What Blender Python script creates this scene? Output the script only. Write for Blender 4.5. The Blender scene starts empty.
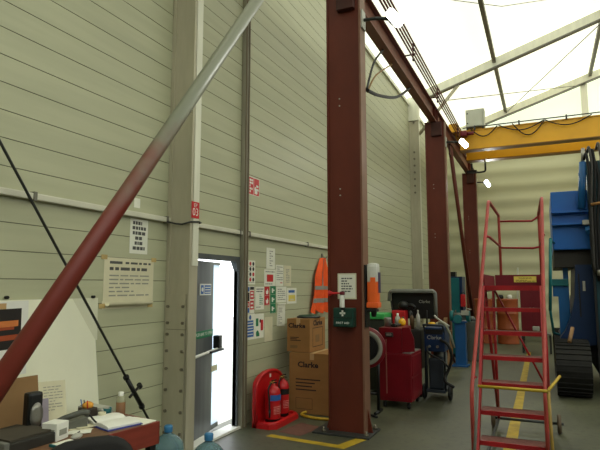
import bpy, bmesh, math, random
from mathutils import Vector, Matrix
random.seed(7)
PI = math.pi
scene = bpy.context.scene
col = scene.collection

# ------------------------------------------------------------------ materials
def lin(c):
    return tuple(((v/255)/12.92 if v/255 <= .04045 else ((v/255+.055)/1.055)**2.4) for v in c)

_M = {}
def mat(name, rgb, rough=.6, metal=0., var=.12, scale=6., bump=0., rgb2=None, stretch=(1,1,1), emit=0., spec=.4):
    """procedural principled material with noise driven colour variation"""
    if name in _M: return _M[name]
    m = bpy.data.materials.new(name); m.use_nodes = True
    nt = m.node_tree; b = nt.nodes['Principled BSDF']
    c = lin(rgb)
    c2 = lin(rgb2) if rgb2 else tuple(v*(1-2*var) for v in c)
    tc = nt.nodes.new('ShaderNodeTexCoord'); mp = nt.nodes.new('ShaderNodeMapping')
    mp.inputs['Scale'].default_value = stretch
    nt.links.new(tc.outputs['Object'], mp.inputs['Vector'])
    no = nt.nodes.new('ShaderNodeTexNoise'); no.inputs['Scale'].default_value = scale
    no.inputs['Detail'].default_value = 5
    nt.links.new(mp.outputs['Vector'], no.inputs['Vector'])
    rp = nt.nodes.new('ShaderNodeValToRGB')
    rp.color_ramp.elements[0].position = .35; rp.color_ramp.elements[1].position = .65
    rp.color_ramp.elements[0].color = (*c2, 1); rp.color_ramp.elements[1].color = (*c, 1)
    nt.links.new(no.outputs['Fac'], rp.inputs['Fac'])
    nt.links.new(rp.outputs['Color'], b.inputs['Base Color'])
    b.inputs['Roughness'].default_value = rough; b.inputs['Metallic'].default_value = metal
    b.inputs['Specular IOR Level'].default_value = spec
    if bump:
        bp = nt.nodes.new('ShaderNodeBump'); bp.inputs['Strength'].default_value = bump
        bp.inputs['Distance'].default_value = .01
        nt.links.new(no.outputs['Fac'], bp.inputs['Height']); nt.links.new(bp.outputs['Normal'], b.inputs['Normal'])
    if emit:
        b.inputs['Emission Color'].default_value = (*c, 1); b.inputs['Emission Strength'].default_value = emit
    _M[name] = m
    return m

def emis(name, rgb, s):
    m = bpy.data.materials.new(name); m.use_nodes = True
    nt = m.node_tree; b = nt.nodes['Principled BSDF']
    b.inputs['Base Color'].default_value = (*rgb, 1)
    b.inputs['Emission Color'].default_value = (*rgb, 1); b.inputs['Emission Strength'].default_value = s
    no = nt.nodes.new('ShaderNodeTexNoise'); no.inputs['Scale'].default_value = .35
    mr = nt.nodes.new('ShaderNodeMapRange'); mr.inputs[3].default_value = s*.85; mr.inputs[4].default_value = s*1.15
    nt.links.new(no.outputs['Fac'], mr.inputs[0]); nt.links.new(mr.outputs[0], b.inputs['Emission Strength'])
    return m

WALL = mat('wall_board', (181,182,150), .45, 0, .05, 3., stretch=(1,.25,3))
GROOVE = mat('wall_groove', (116,116,94), .8)
FLOOR = None
ALU = mat('aluminium_grey', (184,178,154), .45, .25, .07, 2.5, stretch=(3,3,.6))
ALU_L = mat('aluminium_light', (226,226,206), .4, .15, .05, 3., stretch=(3,3,.6))
ALU_D = mat('aluminium_dark', (120,118,106), .5, .3, .1, 3.)
BOLT = mat('bolt_steel', (128,122,106), .45, .6, .1, 20)
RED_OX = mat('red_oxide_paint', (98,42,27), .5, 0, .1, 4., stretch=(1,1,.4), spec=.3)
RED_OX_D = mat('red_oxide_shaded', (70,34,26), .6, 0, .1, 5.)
RED_OX_L = mat('red_oxide_pale', (128,92,72), .55, 0, .1, 5.)  # paler red oxide for the right-hand column flange
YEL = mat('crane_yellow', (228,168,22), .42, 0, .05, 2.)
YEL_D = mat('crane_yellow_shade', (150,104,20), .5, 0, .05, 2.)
RED = mat('gloss_red', (186,22,26), .35, 0, .06, 5.)
RED_LAD = mat('ladder_red', (158,26,32), .42, 0, .14, 9.)
RED_LADP = mat('ladder_faded_red', (176,70,62), .45, 0, .14, 9.)
RED_CART = mat('cart_red', (118,12,26), .38, 0, .1, 4.)
GRIP = mat('tread_grip', (124,76,68), .8, 0, .15, 30)
BLK = mat('black_plastic', (20,21,20), .45, 0, .1, 8.)
BLK_R = mat('black_rubber', (16,16,16), .7, 0, .1, 8.)
DGRY = mat('dark_grey', (52,54,52), .5, 0, .1, 6.)
GRY = mat('mid_grey', (112,114,106), .5, 0, .1, 6.)
LGRY = mat('light_grey', (176,176,164), .5, 0, .06, 6.)
WHT = mat('white_paint', (228,228,218), .5, 0, .03, 6.)
PAPER = mat('paper', (226,226,210), .8, 0, .03, 5.)
PAPER_Y = mat('paper_aged', (214,208,176), .8, 0, .05, 5.)
INK = mat('ink', (86,86,82), .8, 0, .05, 40)
INK_S = mat('ink_soft', (150,150,138), .8, 0, .05, 40)
SIGN_R = mat('sign_red', (196,30,34), .45, 0, .04, 5.)
SIGN_G = mat('sign_green', (10,120,76), .45, 0, .04, 5.)
SIGN_B = mat('sign_blue', (40,96,168), .45, 0, .04, 5.)
SIGN_Y = mat('sign_yellow', (226,206,92), .5, 0, .04, 5.)
CARD = mat('cardboard', (160,116,66), .85, 0, .06, 3., stretch=(1,1,3))
CARD_D = mat('cardboard_brown', (136,104,66), .85, 0, .06, 3.)
TAPE = mat('packing_tape', (196,160,110), .4, 0, .05, 4.)
ORANGE = mat('hi_vis_orange', (250,92,26), .7, 0, .08, 9., bump=.4)
REFL = mat('reflective_band', (150,146,134), .35, .2, .08, 20)
FAID = mat('first_aid_green', (18,58,48), .4, 0, .08, 6.)
GEL = mat('orange_gel', (244,106,44), .35, 0, .05, 7.)
CLEAR_P = mat('frosted_plastic', (206,206,196), .3, 0, .05, 7.)
WOOD_R = mat('desk_red_brown', (130,52,38), .45, 0, .12, 3., stretch=(8,1,8))
WOOD = mat('desk_top_brown', (120,86,60), .5, 0, .12, 3., stretch=(8,1,8))
PLANK = mat('plank_wood', (158,122,84), .7, 0, .15, 3., stretch=(8,8,1))
BLUE = mat('machine_blue', (18,92,170), .4, 0, .08, 3.)
BLUE_M = mat('machine_mid_blue', (24,92,150), .4, 0, .1, 3.)
BLUE_D = mat('machine_navy', (12,42,80), .4, 0, .12, 2.)
TEAL = mat('machine_teal', (24,108,112), .45, 0, .1, 3.)
TEAL_D = mat('machine_dark_teal', (14,60,68), .45, 0, .12, 2.)
BLUE_S = mat('stand_blue', (26,84,142), .45, 0, .08, 4.)
TRACK = mat('track_steel', (30,29,26), .65, .3, .2, 6.)
STEEL = mat('bare_steel', (150,148,140), .35, .7, .08, 8.)
YPAINT = mat('floor_yellow_paint', (180,150,34), .6, 0, .16, 7.)
YHOSE = mat('yellow_hose', (204,166,50), .5, 0, .05, 8.)
LBLUE_P = mat('cap_blue', (48,112,158), .4, 0, .05, 8.)
DRUM = mat('drum_orange', (150,74,36), .45, 0, .08, 3.)
GREENB = mat('bright_green', (60,176,92), .45, 0, .06, 5.)
DRED = mat('dark_red_panel', (110,18,32), .45, 0, .06, 2.)
YELB = mat('yellow_ball', (232,178,30), .4, 0, .05, 5.)
BRASS = mat('brass', (176,136,70), .35, .6, .08, 9.)
LAMPG = emis('lamp_glass', (1,1,.96), 14.)
ROOF = emis('roof_membrane', (.985,1.,.83), 1.1)  # emission put in for daylight passing through the fabric
GABLE = emis('gable_membrane', (.80,.86,.74), .62)  # dimmer emission, again in place of daylight through the fabric

def pipe_mat():  # red blends into grey-green with height along the pipe
    m = bpy.data.materials.new('brace_pipe_gradient'); m.use_nodes = True
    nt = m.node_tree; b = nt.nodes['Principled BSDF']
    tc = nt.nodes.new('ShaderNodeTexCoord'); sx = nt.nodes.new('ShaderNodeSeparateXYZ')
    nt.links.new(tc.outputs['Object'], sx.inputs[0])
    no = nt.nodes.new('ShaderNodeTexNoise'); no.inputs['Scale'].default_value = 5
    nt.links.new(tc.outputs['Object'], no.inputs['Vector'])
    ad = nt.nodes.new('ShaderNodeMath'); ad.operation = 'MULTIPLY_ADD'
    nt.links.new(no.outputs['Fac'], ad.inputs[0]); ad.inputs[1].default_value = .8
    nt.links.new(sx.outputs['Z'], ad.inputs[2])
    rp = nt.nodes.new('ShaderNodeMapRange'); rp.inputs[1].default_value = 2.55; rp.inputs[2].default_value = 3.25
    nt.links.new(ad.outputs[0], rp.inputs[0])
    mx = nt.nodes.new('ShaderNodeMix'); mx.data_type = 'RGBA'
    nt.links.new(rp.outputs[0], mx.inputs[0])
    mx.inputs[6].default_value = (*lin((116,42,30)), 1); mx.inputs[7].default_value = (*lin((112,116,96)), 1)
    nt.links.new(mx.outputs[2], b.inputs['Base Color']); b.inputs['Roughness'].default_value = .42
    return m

def floor_mat():
    m = bpy.data.materials.new('concrete_floor'); m.use_nodes = True
    nt = m.node_tree; b = nt.nodes['Principled BSDF']
    tc = nt.nodes.new('ShaderNodeTexCoord')
    n1 = nt.nodes.new('ShaderNodeTexNoise'); n1.inputs['Scale'].default_value = .9; n1.inputs['Detail'].default_value = 6
    n2 = nt.nodes.new('ShaderNodeTexNoise'); n2.inputs['Scale'].default_value = 14; n2.inputs['Detail'].default_value = 4
    for n in (n1, n2): nt.links.new(tc.outputs['Object'], n.inputs['Vector'])
    r1 = nt.nodes.new('ShaderNodeValToRGB')
    e = r1.color_ramp.elements
    e[0].position = .3; e[0].color = (*lin((58,60,46)), 1); e[1].position = .7; e[1].color = (*lin((92,93,72)), 1)
    nt.links.new(n1.outputs['Fac'], r1.inputs['Fac'])
    r2 = nt.nodes.new('ShaderNodeValToRGB'); e = r2.color_ramp.elements
    e[0].position = .28; e[0].color = (.55,.55,.55,1); e[1].position = .5; e[1].color = (1,1,1,1)
    nt.links.new(n2.outputs['Fac'], r2.inputs['Fac'])
    mx = nt.nodes.new('ShaderNodeMix'); mx.data_type = 'RGBA'; mx.blend_type = 'MULTIPLY'; mx.inputs[0].default_value = .8
    nt.links.new(r1.outputs['Color'], mx.inputs[6]); nt.links.new(r2.outputs['Color'], mx.inputs[7])
    nt.links.new(mx.outputs[2], b.inputs['Base Color'])
    rr = nt.nodes.new('ShaderNodeMapRange'); rr.inputs[3].default_value = .38; rr.inputs[4].default_value = .62
    nt.links.new(n1.outputs['Fac'], rr.inputs[0]); nt.links.new(rr.outputs[0], b.inputs['Roughness'])
    return m
FLOOR = floor_mat()
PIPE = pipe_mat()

def glass_mat(name, rgb, rough=.1):
    m = bpy.data.materials.new(name); m.use_nodes = True
    nt = m.node_tree; b = nt.nodes['Principled BSDF']
    b.inputs['Base Color'].default_value = (*lin(rgb), 1)
    b.inputs['Transmission Weight'].default_value = .75; b.inputs['Roughness'].default_value = rough; b.inputs['IOR'].default_value = 1.2
    no = nt.nodes.new('ShaderNodeTexNoise'); no.inputs['Scale'].default_value = 6
    mr = nt.nodes.new('ShaderNodeMapRange'); mr.inputs[3].default_value = rough*.6; mr.inputs[4].default_value = rough*1.4
    nt.links.new(no.outputs['Fac'], mr.inputs[0]); nt.links.new(mr.outputs[0], b.inputs['Roughness'])
    return m
WATER = glass_mat('water_bottle_plastic', (150,190,200), .15)
def daylight_panel_mat():  # translucent strip that stands in for daylight glare on the door leaf
    m = bpy.data.materials.new('daylight_stand_in'); m.use_nodes = True
    nt = m.node_tree; o = nt.nodes['Material Output']; nt.nodes.remove(nt.nodes['Principled BSDF'])
    t = nt.nodes.new('ShaderNodeBsdfTranslucent'); t.inputs['Color'].default_value = (.82,.9,.97,1)
    d = nt.nodes.new('ShaderNodeBsdfDiffuse'); d.inputs['Color'].default_value = (.7,.75,.8,1)
    mx = nt.nodes.new('ShaderNodeMixShader')
    no = nt.nodes.new('ShaderNodeTexNoise'); no.inputs['Scale'].default_value = 5
    mr = nt.nodes.new('ShaderNodeMapRange'); mr.inputs[3].default_value = .1; mr.inputs[4].default_value = .35
    nt.links.new(no.outputs['Fac'], mr.inputs[0]); nt.links.new(mr.outputs[0], mx.inputs[0])
    nt.links.new(t.outputs[0], mx.inputs[1]); nt.links.new(d.outputs[0], mx.inputs[2]); nt.links.new(mx.outputs[0], o.inputs['Surface'])
    return m
DAYLIGHT_PANEL = daylight_panel_mat()

# ------------------------------------------------------------------ mesh builder
def frame_of(d):
    d = Vector(d).normalized()
    a = Vector((0,0,1)) if abs(d.z) < .95 else Vector((1,0,0))
    u = d.cross(a).normalized(); v = d.cross(u).normalized()
    return u, v
class MB:
    def __init__(s): s.v = []; s.f = []; s.m = []; s.sm = []
    def add(s, vs, fs, m=0, smooth=False):
        o = len(s.v); s.v += [Vector(p) for p in vs]
        for f in fs: s.f.append([o+i for i in f]); s.m.append(m); s.sm.append(smooth)
        return s
    def bx(s, x0, x1, y0, y1, z0, z1, m=0, bev=0., M=None):
        bm = bmesh.new(); bmesh.ops.create_cube(bm, size=1)
        for v in bm.verts:
            v.co = Vector(((x0+x1)/2+v.co.x*(x1-x0), (y0+y1)/2+v.co.y*(y1-y0), (z0+z1)/2+v.co.z*(z1-z0)))
        if bev: bmesh.ops.bevel(bm, geom=bm.edges[:], offset=bev, segments=2, affect='EDGES', profile=.6)
        bm.verts.index_update()
        s.add([(M @ v.co if M else v.co) for v in bm.verts], [[v.index for v in f.verts] for f in bm.faces], m)
        bm.free(); return s
    def cyl(s, p0, p1, r, r2=None, n=16, m=0, caps=True):
        p0 = Vector(p0); p1 = Vector(p1); r2 = r if r2 is None else r2
        u, v = frame_of(p1-p0); vs = []
        for i in range(n):
            a = 2*PI*i/n; d = u*math.cos(a)+v*math.sin(a); vs += [p0+d*r, p1+d*r2]
        s.add(vs, [[2*i, 2*((i+1) % n), 2*((i+1) % n)+1, 2*i+1] for i in range(n)], m, True)
        if caps:
            o = len(s.v)-2*n
            s.f.append([o+2*i for i in range(n)]); s.m.append(m); s.sm.append(False)
            s.f.append([o+2*i+1 for i in range(n)][::-1]); s.m.append(m); s.sm.append(False)
        return s
    def tube(s, pts, r, n=8, m=0, closed=False, fillet=0.):
        P = [Vector(p) for p in pts]
        if fillet:
            Q = [P[0]]
            for i in range(1, len(P)-1):
                a = (P[i-1]-P[i]); b = (P[i+1]-P[i]); fl = min(fillet, a.length*.45, b.length*.45)
                A = P[i]+a.normalized()*fl; B = P[i]+b.normalized()*fl
                for k in range(5):
                    t = k/4; Q.append(A*(1-t)**2+P[i]*2*t*(1-t)+B*t*t)
            Q.append(P[-1]); P = Q
        N = len(P); vs = []; up = None
        for i in range(N):
            if closed: d = P[(i+1) % N]-P[i-1]
            else: d = P[min(i+1, N-1)]-P[max(i-1, 0)]
            d.normalize()
            if up is None: up, _ = frame_of(d)
            up = (up-d*up.dot(d)).normalized(); w = d.cross(up)
            for k in range(n):
                a = 2*PI*k/n; vs.append(P[i]+(up*math.cos(a)+w*math.sin(a))*r)
        fs = []
        for i in range(N if closed else N-1):
            j = (i+1) % N
            for k in range(n): fs.append([i*n+k, i*n+(k+1) % n, j*n+(k+1) % n, j*n+k])
        o = len(s.v); s.add(vs, fs, m, True)
        if not closed:
            s.f.append([o+k for k in range(n)]); s.m.append(m); s.sm.append(False)
            s.f.append([o+(N-1)*n+k for k in range(n)]); s.m.append(m); s.sm.append(False)
        return s
    def lathe(s, prof, c=(0,0,0), n=20, m=0, axis=(0,0,1)):
        ax = Vector(axis).normalized(); u, v = frame_of(ax); c = Vector(c); vs = []
        for r, z in prof:
            for i in range(n):
                a = 2*PI*i/n; vs.append(c+ax*z+(u*math.cos(a)+v*math.sin(a))*r)
        fs = [[j*n+i, j*n+(i+1) % n, (j+1)*n+(i+1) % n, (j+1)*n+i] for j in range(len(prof)-1) for i in range(n)]
        return s.add(vs, fs, m, True)
    def prism(s, poly, vec, m=0, smooth=False):
        n = len(poly); vec = Vector(vec); a = [Vector(p) for p in poly]
        vs = a+[p+vec for p in a]
        return s.add(vs, [list(range(n)), list(range(2*n-1, n-1, -1))]+[[i, (i+1) % n, n+(i+1) % n, n+i] for i in range(n)], m, smooth)
    def quad(s, a, b, c, d, m=0): return s.add([a, b, c, d], [[0,1,2,3]], m)
    def sphere(s, c, r, m=0, sc=(1,1,1), n=14):
        prof = [(max(1e-4, math.sin(PI*i/8))*r, -math.cos(PI*i/8)*r) for i in range(9)]
        o = len(s.v); s.lathe(prof, (0,0,0), n, m)
        for i in range(o, len(s.v)):
            p = s.v[i]; s.v[i] = Vector(c)+Vector((p.x*sc[0], p.y*sc[1], p.z*sc[2]))
        return s
    def text(s, body, size, org, xd, yd, m=0, lift=.0015, sx=1., bold=0.):
        cu = bpy.data.curves.new('t', 'FONT'); cu.body = body; cu.size = size; cu.resolution_u = 2; cu.offset = bold*size
        cu.align_x = 'CENTER'; cu.align_y = 'CENTER'
        ob = bpy.data.objects.new('t', cu); me = ob.to_mesh()
        xd = Vector(xd).normalized(); yd = Vector(yd).normalized(); nd = xd.cross(yd); org = Vector(org)
        s.add([org+xd*v.co.x*sx+yd*v.co.y+nd*lift for v in me.vertices], [list(p.vertices) for p in me.polygons], m)
        ob.to_mesh_clear(); bpy.data.objects.remove(ob); bpy.data.curves.remove(cu)
        return s
    def build(s, name, mats, parent=None, loc=None, world=True):
        """world=True: vertices are given in the hall's coordinates; they are stored relative to the thing's base"""
        off = Vector((0,0,0))
        if parent is None and loc is not None: off = Vector(loc)
        elif parent is not None and world:
            r = parent
            while r.parent: r = r.parent
            off = r.location.copy()
        me = bpy.data.meshes.new(name)
        me.from_pydata([tuple(v-off) if world else tuple(v) for v in s.v], [], s.f)
        if not isinstance(mats, (list, tuple)): mats = [mats]
        for k in mats: me.materials.append(k)
        for p, mi, sm in zip(me.polygons, s.m, s.sm): p.material_index = mi; p.use_smooth = sm
        bm = bmesh.new(); bm.from_mesh(me); bmesh.ops.recalc_face_normals(bm, faces=bm.faces[:]); bm.to_mesh(me); bm.free()
        me.update()
        o = bpy.data.objects.new(name, me); col.objects.link(o)
        if parent is not None: o.parent = parent
        elif loc is not None: o.location = loc
        return o
def tag(o, label, cat, group=None):
    o['label'] = label; o['category'] = cat
    if group: o['group'] = group
    return o
def thing(name, label, cat, loc=(0,0,0), rz=0., group=None):
    o = bpy.data.objects.new(name, None); col.objects.link(o); o.location = loc; o.rotation_euler = (0,0,rz)
    o.empty_display_size = .1
    return tag(o, label, cat, group)
def struct(name, mb, mats, **k):
    o = mb.build(name, mats, **k)
    if o.parent is None: o['kind'] = 'structure'
    return o
def copy_tree(o, parent=None):
    c = o.copy(); col.objects.link(c)
    if parent is not None: c.parent = parent
    for ch in list(o.children): copy_tree(ch, c)
    return c

WX = -3.45          # inner face of the left wall
YB = 20.3           # back wall
XR = 13.4           # right wall
YF = -7.0           # front end of the hall
RIDGE = 5.0
def roof_z(x): return 8.42+.316*x if x <= RIDGE else 8.42+.316*(2*RIDGE-x)

# ------------------------------------------------------------------ setting
b = MB(); b.bx(WX-.3, XR+.3, YF-.3, YB+.3, -.2, 0)
struct('floor', b, FLOOR)
b = MB(); b.bx(-16, WX-.31, -10, 30, -.25, -.03)
struct('ground_outside', b, mat('yard_concrete', (206,206,200), .8, 0, .05, 2.))

D0, D1, DZ = 4.70, 5.655, 2.0     # door opening in the left wall
def boards(b, y0, y1, z0, z1):
    g = .006
    k = math.floor((z0-.15)/.2); 
    while True:
        a = .15+.2*k; c = a+.2; k += 1
        if a >= z1: break
        lo = max(a, z0); hi = min(c, z1)
        if hi-lo < .012: continue
        b.quad((WX,y0,lo+g*.5), (WX,y1,lo+g*.5), (WX,y1,hi-g*.5), (WX,y0,hi-g*.5), 0)
        b.quad((WX,y0,hi-g*.5), (WX,y1,hi-g*.5), (WX-.006,y1,hi), (WX-.006,y0,hi), 1)
        b.quad((WX-.006,y0,hi), (WX-.006,y1,hi), (WX,y1,hi+g*.5), (WX,y0,hi+g*.5), 1)
b = MB()
boards(b, YF, D0, 0, 7.1); boards(b, D0, D1, DZ, 7.1); boards(b, D1, YB+.1, 0, 7.1)
for (y0, y1, z0) in ((YF, D0, -.1), (D0, D1, DZ), (D1, YB+.1, -.1)):
    b.bx(WX-.045, WX-.012, y0, y1, z0, 7.1, 0)
for y in (D0, D1): b.quad((WX,y,0), (WX-.045,y,0), (WX-.045,y,DZ), (WX,y,DZ), 0)
struct('wall_left', b, [WALL, GROOVE])

# back wall: broad horizontal corrugated sheets
b = MB(); vs = []; N = 152
for i in range(N+1):
    z = 7.1*i/N; ph = (z/.56) % 1
    d = .035*(.5-.5*math.cos(2*PI*ph)); vs += [(WX, YB-d, z), (XR, YB-d, z)]
b.add(vs, [[2*i, 2*i+1, 2*i+3, 2*i+2] for i in range(N)], 0, True)
b.bx(WX, XR, YB+.01, YB+.06, 0, 7.1, 0)
struct('wall_back', b, mat('back_sheet', (196,196,162), .5, 0, .03, 2., stretch=(.3,1,4)))
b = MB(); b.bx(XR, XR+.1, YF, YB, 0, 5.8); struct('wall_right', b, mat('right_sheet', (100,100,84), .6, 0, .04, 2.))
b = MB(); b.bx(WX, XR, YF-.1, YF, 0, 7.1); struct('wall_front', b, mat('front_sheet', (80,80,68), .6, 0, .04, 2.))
# gable membranes
b = MB(); b.prism([(WX,YB+.05,7.1), (XR,YB+.05,7.1), (XR,YB+.05,roof_z(XR)), (RIDGE,YB+.05,roof_z(RIDGE)), (WX,YB+.05,roof_z(WX))], (0,.03,0))
struct('wall_gable', b, GABLE)
# roof membrane
b = MB()
for (x0, x1) in ((WX-.15, RIDGE), (RIDGE, XR+.1)):
    b.prism([(x0,YF-.1,roof_z(x0)+.02), (x1,YF-.1,roof_z(x1)+.02), (x1,YF-.1,roof_z(x1)+.05), (x0,YF-.1,roof_z(x0)+.05)], (0,YB-YF+.2,0))
struct('ceiling', b, ROOF)
# eave strip closing wall top to the membrane (emission put in for the daylight glow)
b = MB(); b.bx(WX-.1, WX-.05, YF, YB, 7.1, roof_z(WX)+.01); struct('trim_1', b, emis('eave_skirt', (.9,.93,.9), .9))
b = MB(); b.bx(WX-.03, WX+.05, YF, YB, 7.02, 7.12, bev=.01); struct('trim_2', b, ALU_L)

# ---- painted floor markings
def mark(name, pts, m, z=.002):
    b = MB(); b.add([(x,y,z) for x,y in pts], [list(range(len(pts)))]); return struct(name, b, m)
mark('trim_3', [(-.475,4.4), (-.345,4.4), (-.405,15.2), (-.505,15.2)], YPAINT)
mark('trim_4', [(-2.97,5.53), (-2.01,5.45), (-2.0,5.56), (-2.95,5.63)], YPAINT)
mark('trim_5', [(-2.14,5.46), (-2.0,5.45), (-1.86,5.93), (-1.98,5.96)], YPAINT, .003)
mark('trim_6', [(-2.92,5.75), (-2.62,5.70), (-2.52,6.15), (-2.86,6.25)], mat('faded_red_paint', (112,74,62), .7, 0, .12, 12))

# ------------------------------------------------------------------ door
dr = bpy.data.objects.new('door_1', None); col.objects.link(dr); dr.location = (WX, D0, 0); dr['kind'] = 'structure'
b = MB()
b.bx(WX-.05, WX+.02, D0-.06, D0, 0, DZ+.06, 0); b.bx(WX-.05, WX+.02, D1, D1+.025, 0, DZ+.06, 0)
b.bx(WX-.05, WX+.02, D0, D1, DZ, DZ+.06, 0)
b.prism([(WX-.05,D1,DZ), (WX-.05,D1-.08,DZ), (WX-.05,D1,DZ-.12)], (.07,0,0), 0)
b.build('door_frame', mat('frame_slate', (86,90,90), .5), dr)
b = MB(); b.bx(WX-.12, WX+.05, D0-.03, D1+.06, 0, .03, bev=.006); b.build('threshold', WHT, dr)
# leaf hinged on the near jamb, pushed a little outwards
lf = bpy.data.objects.new('door_leaf', None)
hinge = Matrix.Translation((WX-.06, D0+.005, .035)) @ Matrix.Rotation(math.radians(10.5), 4, 'Z')
def leafpts(mb): mb.v = [hinge @ v for v in mb.v]; return mb
W_, H_ = .89, 1.95
b = MB()
b.bx(-.022, .022, 0, .68, 0, H_); b.bx(-.022, .022, .68, W_, H_-.03, H_); b.bx(-.022, .022, .68, W_, 0, .05)
leaf = leafpts(b).build('door_leaf', mat('door_grey', (104,108,110), .35, .2, .12, 2., stretch=(1,6,.5)), dr)
b = MB(); b.bx(-.012, .012, .68, W_, .05, H_-.03); leafpts(b).build('added_bright_panel', DAYLIGHT_PANEL, leaf)  # added part: bright daylight on the leaf built as a pale panel
b = MB(); b.bx(.022, .03, .30, .60, 1.56, 1.69, 0); b.bx(.03, .0315, .315, .385, 1.575, 1.675, 1); b.bx(.03, .0315, .41, .585, 1.575, 1.675, 1)
for k in range(3): b.bx(.0315, .033, .425, .57, 1.588+k*.028, 1.598+k*.028, 0)
b.cyl((.0315,.35,1.625), (.0335,.35,1.625), .024, n=12, m=0)
leafpts(b).build('blue_notice', [WHT, SIGN_B], leaf)
b = MB(); b.bx(.022, .027, .18, .68, 1.08, 1.16, 0); b.text('PUSH BAR TO OPEN', .052, (.027,.43,1.12), (0,1,0), (0,0,1), 1, sx=.95)
leafpts(b).build('green_strip_sign', [SIGN_G, WHT], leaf)
b = MB(); b.cyl((.075,.03,.90), (.075,.84,.93), .016, m=0); b.bx(.02,.085,.02,.06,.875,.93,1,.008)
leafpts(b).build('push_bar', [WHT, BLK], leaf)
b = MB(); b.bx(.02,.1,.70,.80,.93,1.08,0,.012); b.bx(.02,.12,.45,.82,.90,.925,0,.01)
leafpts(b).build('bar_latch', BLK, leaf)
b = MB(); b.bx(.022,.026,.66,.83,.66,.73,0); leafpts(b).build('paper_strip', PAPER_Y, leaf)

# ------------------------------------------------------------------ aluminium portal frame legs, posts, rafters
def frame_leg(y0, label, front_bolts=True):
    t = thing('frame_leg', label, 'pillar', (WX+.14, y0+.07, 0), group='aluminium hall frame legs')
    b = MB(); X1 = WX+.282; y1 = y0+.135; top = roof_z(WX)-.05
    b.bx(WX+.004, X1, y0, y1, 0, top, 0, .006)
    b.bx(WX+.004, WX+.045, y0-.012, y0, 0, top, 0); b.bx(X1-.012, X1+.006, y0-.012, y0+.02, 0, top, 0)
    b.bx(X1, X1+.01, y0+.03, y1-.01, 1.9, top, 1)
    b.build('post', [ALU, ALU_L], t)
    b = MB(); b.bx(WX+.03, X1-.025, y0-.018, y0-.011, .05, 1.62, 0); b.bx(WX+.03, X1-.025, y0-.0185, y0-.0105, 1.275, 1.28, 1)
    b.build('splice_plate', [ALU, ALU_D], t)
    for z in (1.50,1.34,1.23,1.07,.90,.70,.5,.3):
        for x in (WX+.05, X1-.05):
            c = MB(); c.cyl((x,y0-.018,z), (x,y0-.034,z), .016, n=6); c.build('bolt', BOLT, t)
    return t
frame_leg(4.296, 'big grey aluminium wall pillar beside the open door')
t = frame_leg(15.25, 'far pale aluminium wall pillar seen just left of second red column')
for z in (6.9,6.7,6.5,5.6,5.4,5.2,5.0,4.8,4.6,4.4):
    c = MB(); c.cyl((-3.3,15.24,z), (-3.3,15.21,z), .03, n=8); c.build('bolt', BOLT, t)
b = MB(); b.bx(WX-.02, WX+.3, 15.2, 15.42, 6.55, 7.25, 0, .01); b.build('eave_bracket', ALU_L, t)
# thin wall post beyond the door
t = thing('wall_post', 'narrow stained metal wall post between the door and the notices', 'post', (WX+.04,5.76,0))
b = MB(); b.bx(WX+.004, WX+.06, 5.70, 5.80, 0, 7.0, 0, .006); b.build('channel', mat('post_grey', (150,146,128), .5, .1, .12, 3., stretch=(3,3,.5)), t)
b = MB(); b.bx(WX+.06, WX+.075, 5.705, 5.725, 0, 7.0, 0); b.bx(WX+.06, WX+.072, 5.775, 5.797, 0, 7.0, 0); b.build('flange', mat('post_brown', (116,104,82), .6, 0, .12, 3., stretch=(3,3,.5)), t)

def rafter(y, label, knee=True, w=.12, h=.26):
    t = thing('roof_rafter', label, 'rafter', (WX+.3, y, 7.2), group='pale roof rafters')
    for (x0, x1, nm) in ((WX+.1, RIDGE, 'beam'), (RIDGE, XR-.1, 'beam')):
        b = MB(); b.prism([(x0,y,roof_z(x0)-.02-h), (x1,y,roof_z(x1)-.02-h), (x1,y,roof_z(x1)-.02), (x0,y,roof_z(x0)-.02)], (0,w,0)); b.build(nm, ALU_L, t)
        b = MB(); b.prism([(x0,y-.015,roof_z(x0)-.02-h-.03), (x1,y-.015,roof_z(x1)-.02-h-.03), (x1,y-.015,roof_z(x1)-.02-h+.01), (x0,y-.015,roof_z(x0)-.02-h+.01)], (0,w+.03,0)); b.build('lower_flange', ALU_D, t)
    if knee:
        b = MB(); b.tube([(WX+.28,y+.06,6.15), (-2.0,y+.06,roof_z(-2.0)-.3)], .05, 8); b.build('knee_brace', ALU, t)
    return t
rafter(15.28, 'pale sloping roof rafter crossing above the yellow crane girder')
rafter(YB-.35, 'end roof rafter along the top of the far gable', knee=False)
gp = thing('gable_post', 'tall pale upright post at the far wall behind the crane girder', 'post', (1.55,YB-.2,0))
b = MB(); b.bx(1.44,1.64,YB-.26,YB-.05,.02,roof_z(1.55)-.28); b.build('upright', ALU_L, gp)
b = MB(); b.bx(1.36,1.72,YB-.34,YB-.04,0,.02); b.build('foot_plate', ALU_D, gp)
for x, lab in ((-1.0, 'dark roof purlin running lengthwise, nearest the left wall'), (1.74, 'dark roof purlin running lengthwise at the top right corner')):
    b = MB(); z = roof_z(x)-.16; b.bx(x-.05, x+.05, YF, YB-.1, z, z+.14, 0, .008)
    tag(b.build('roof_purlin', mat('purlin_grey', (128,126,112), .5, .2, .08, 4.), loc=(x,YB/2,z)), lab, 'purlin', 'roof purlins')
def wire(pts, label, r=.012):
    b = MB(); b.tube(pts, r, 6); tag(b.build('bracing_cable', ALU_D, loc=pts[0]), label, 'cable', 'roof bracing cables')
wire([(1.74,15.3,roof_z(1.74)-.35), (-1.0,YB-.3,roof_z(-1.0)-.2)], 'thin diagonal roof cable between rafters, right of the near purlin')
wire([(-2.6,15.4,roof_z(-2.6)-.5), (1.55,YB-.3,roof_z(1.55)-.35)], 'thin nearly level roof cable above the crane control box')
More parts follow.
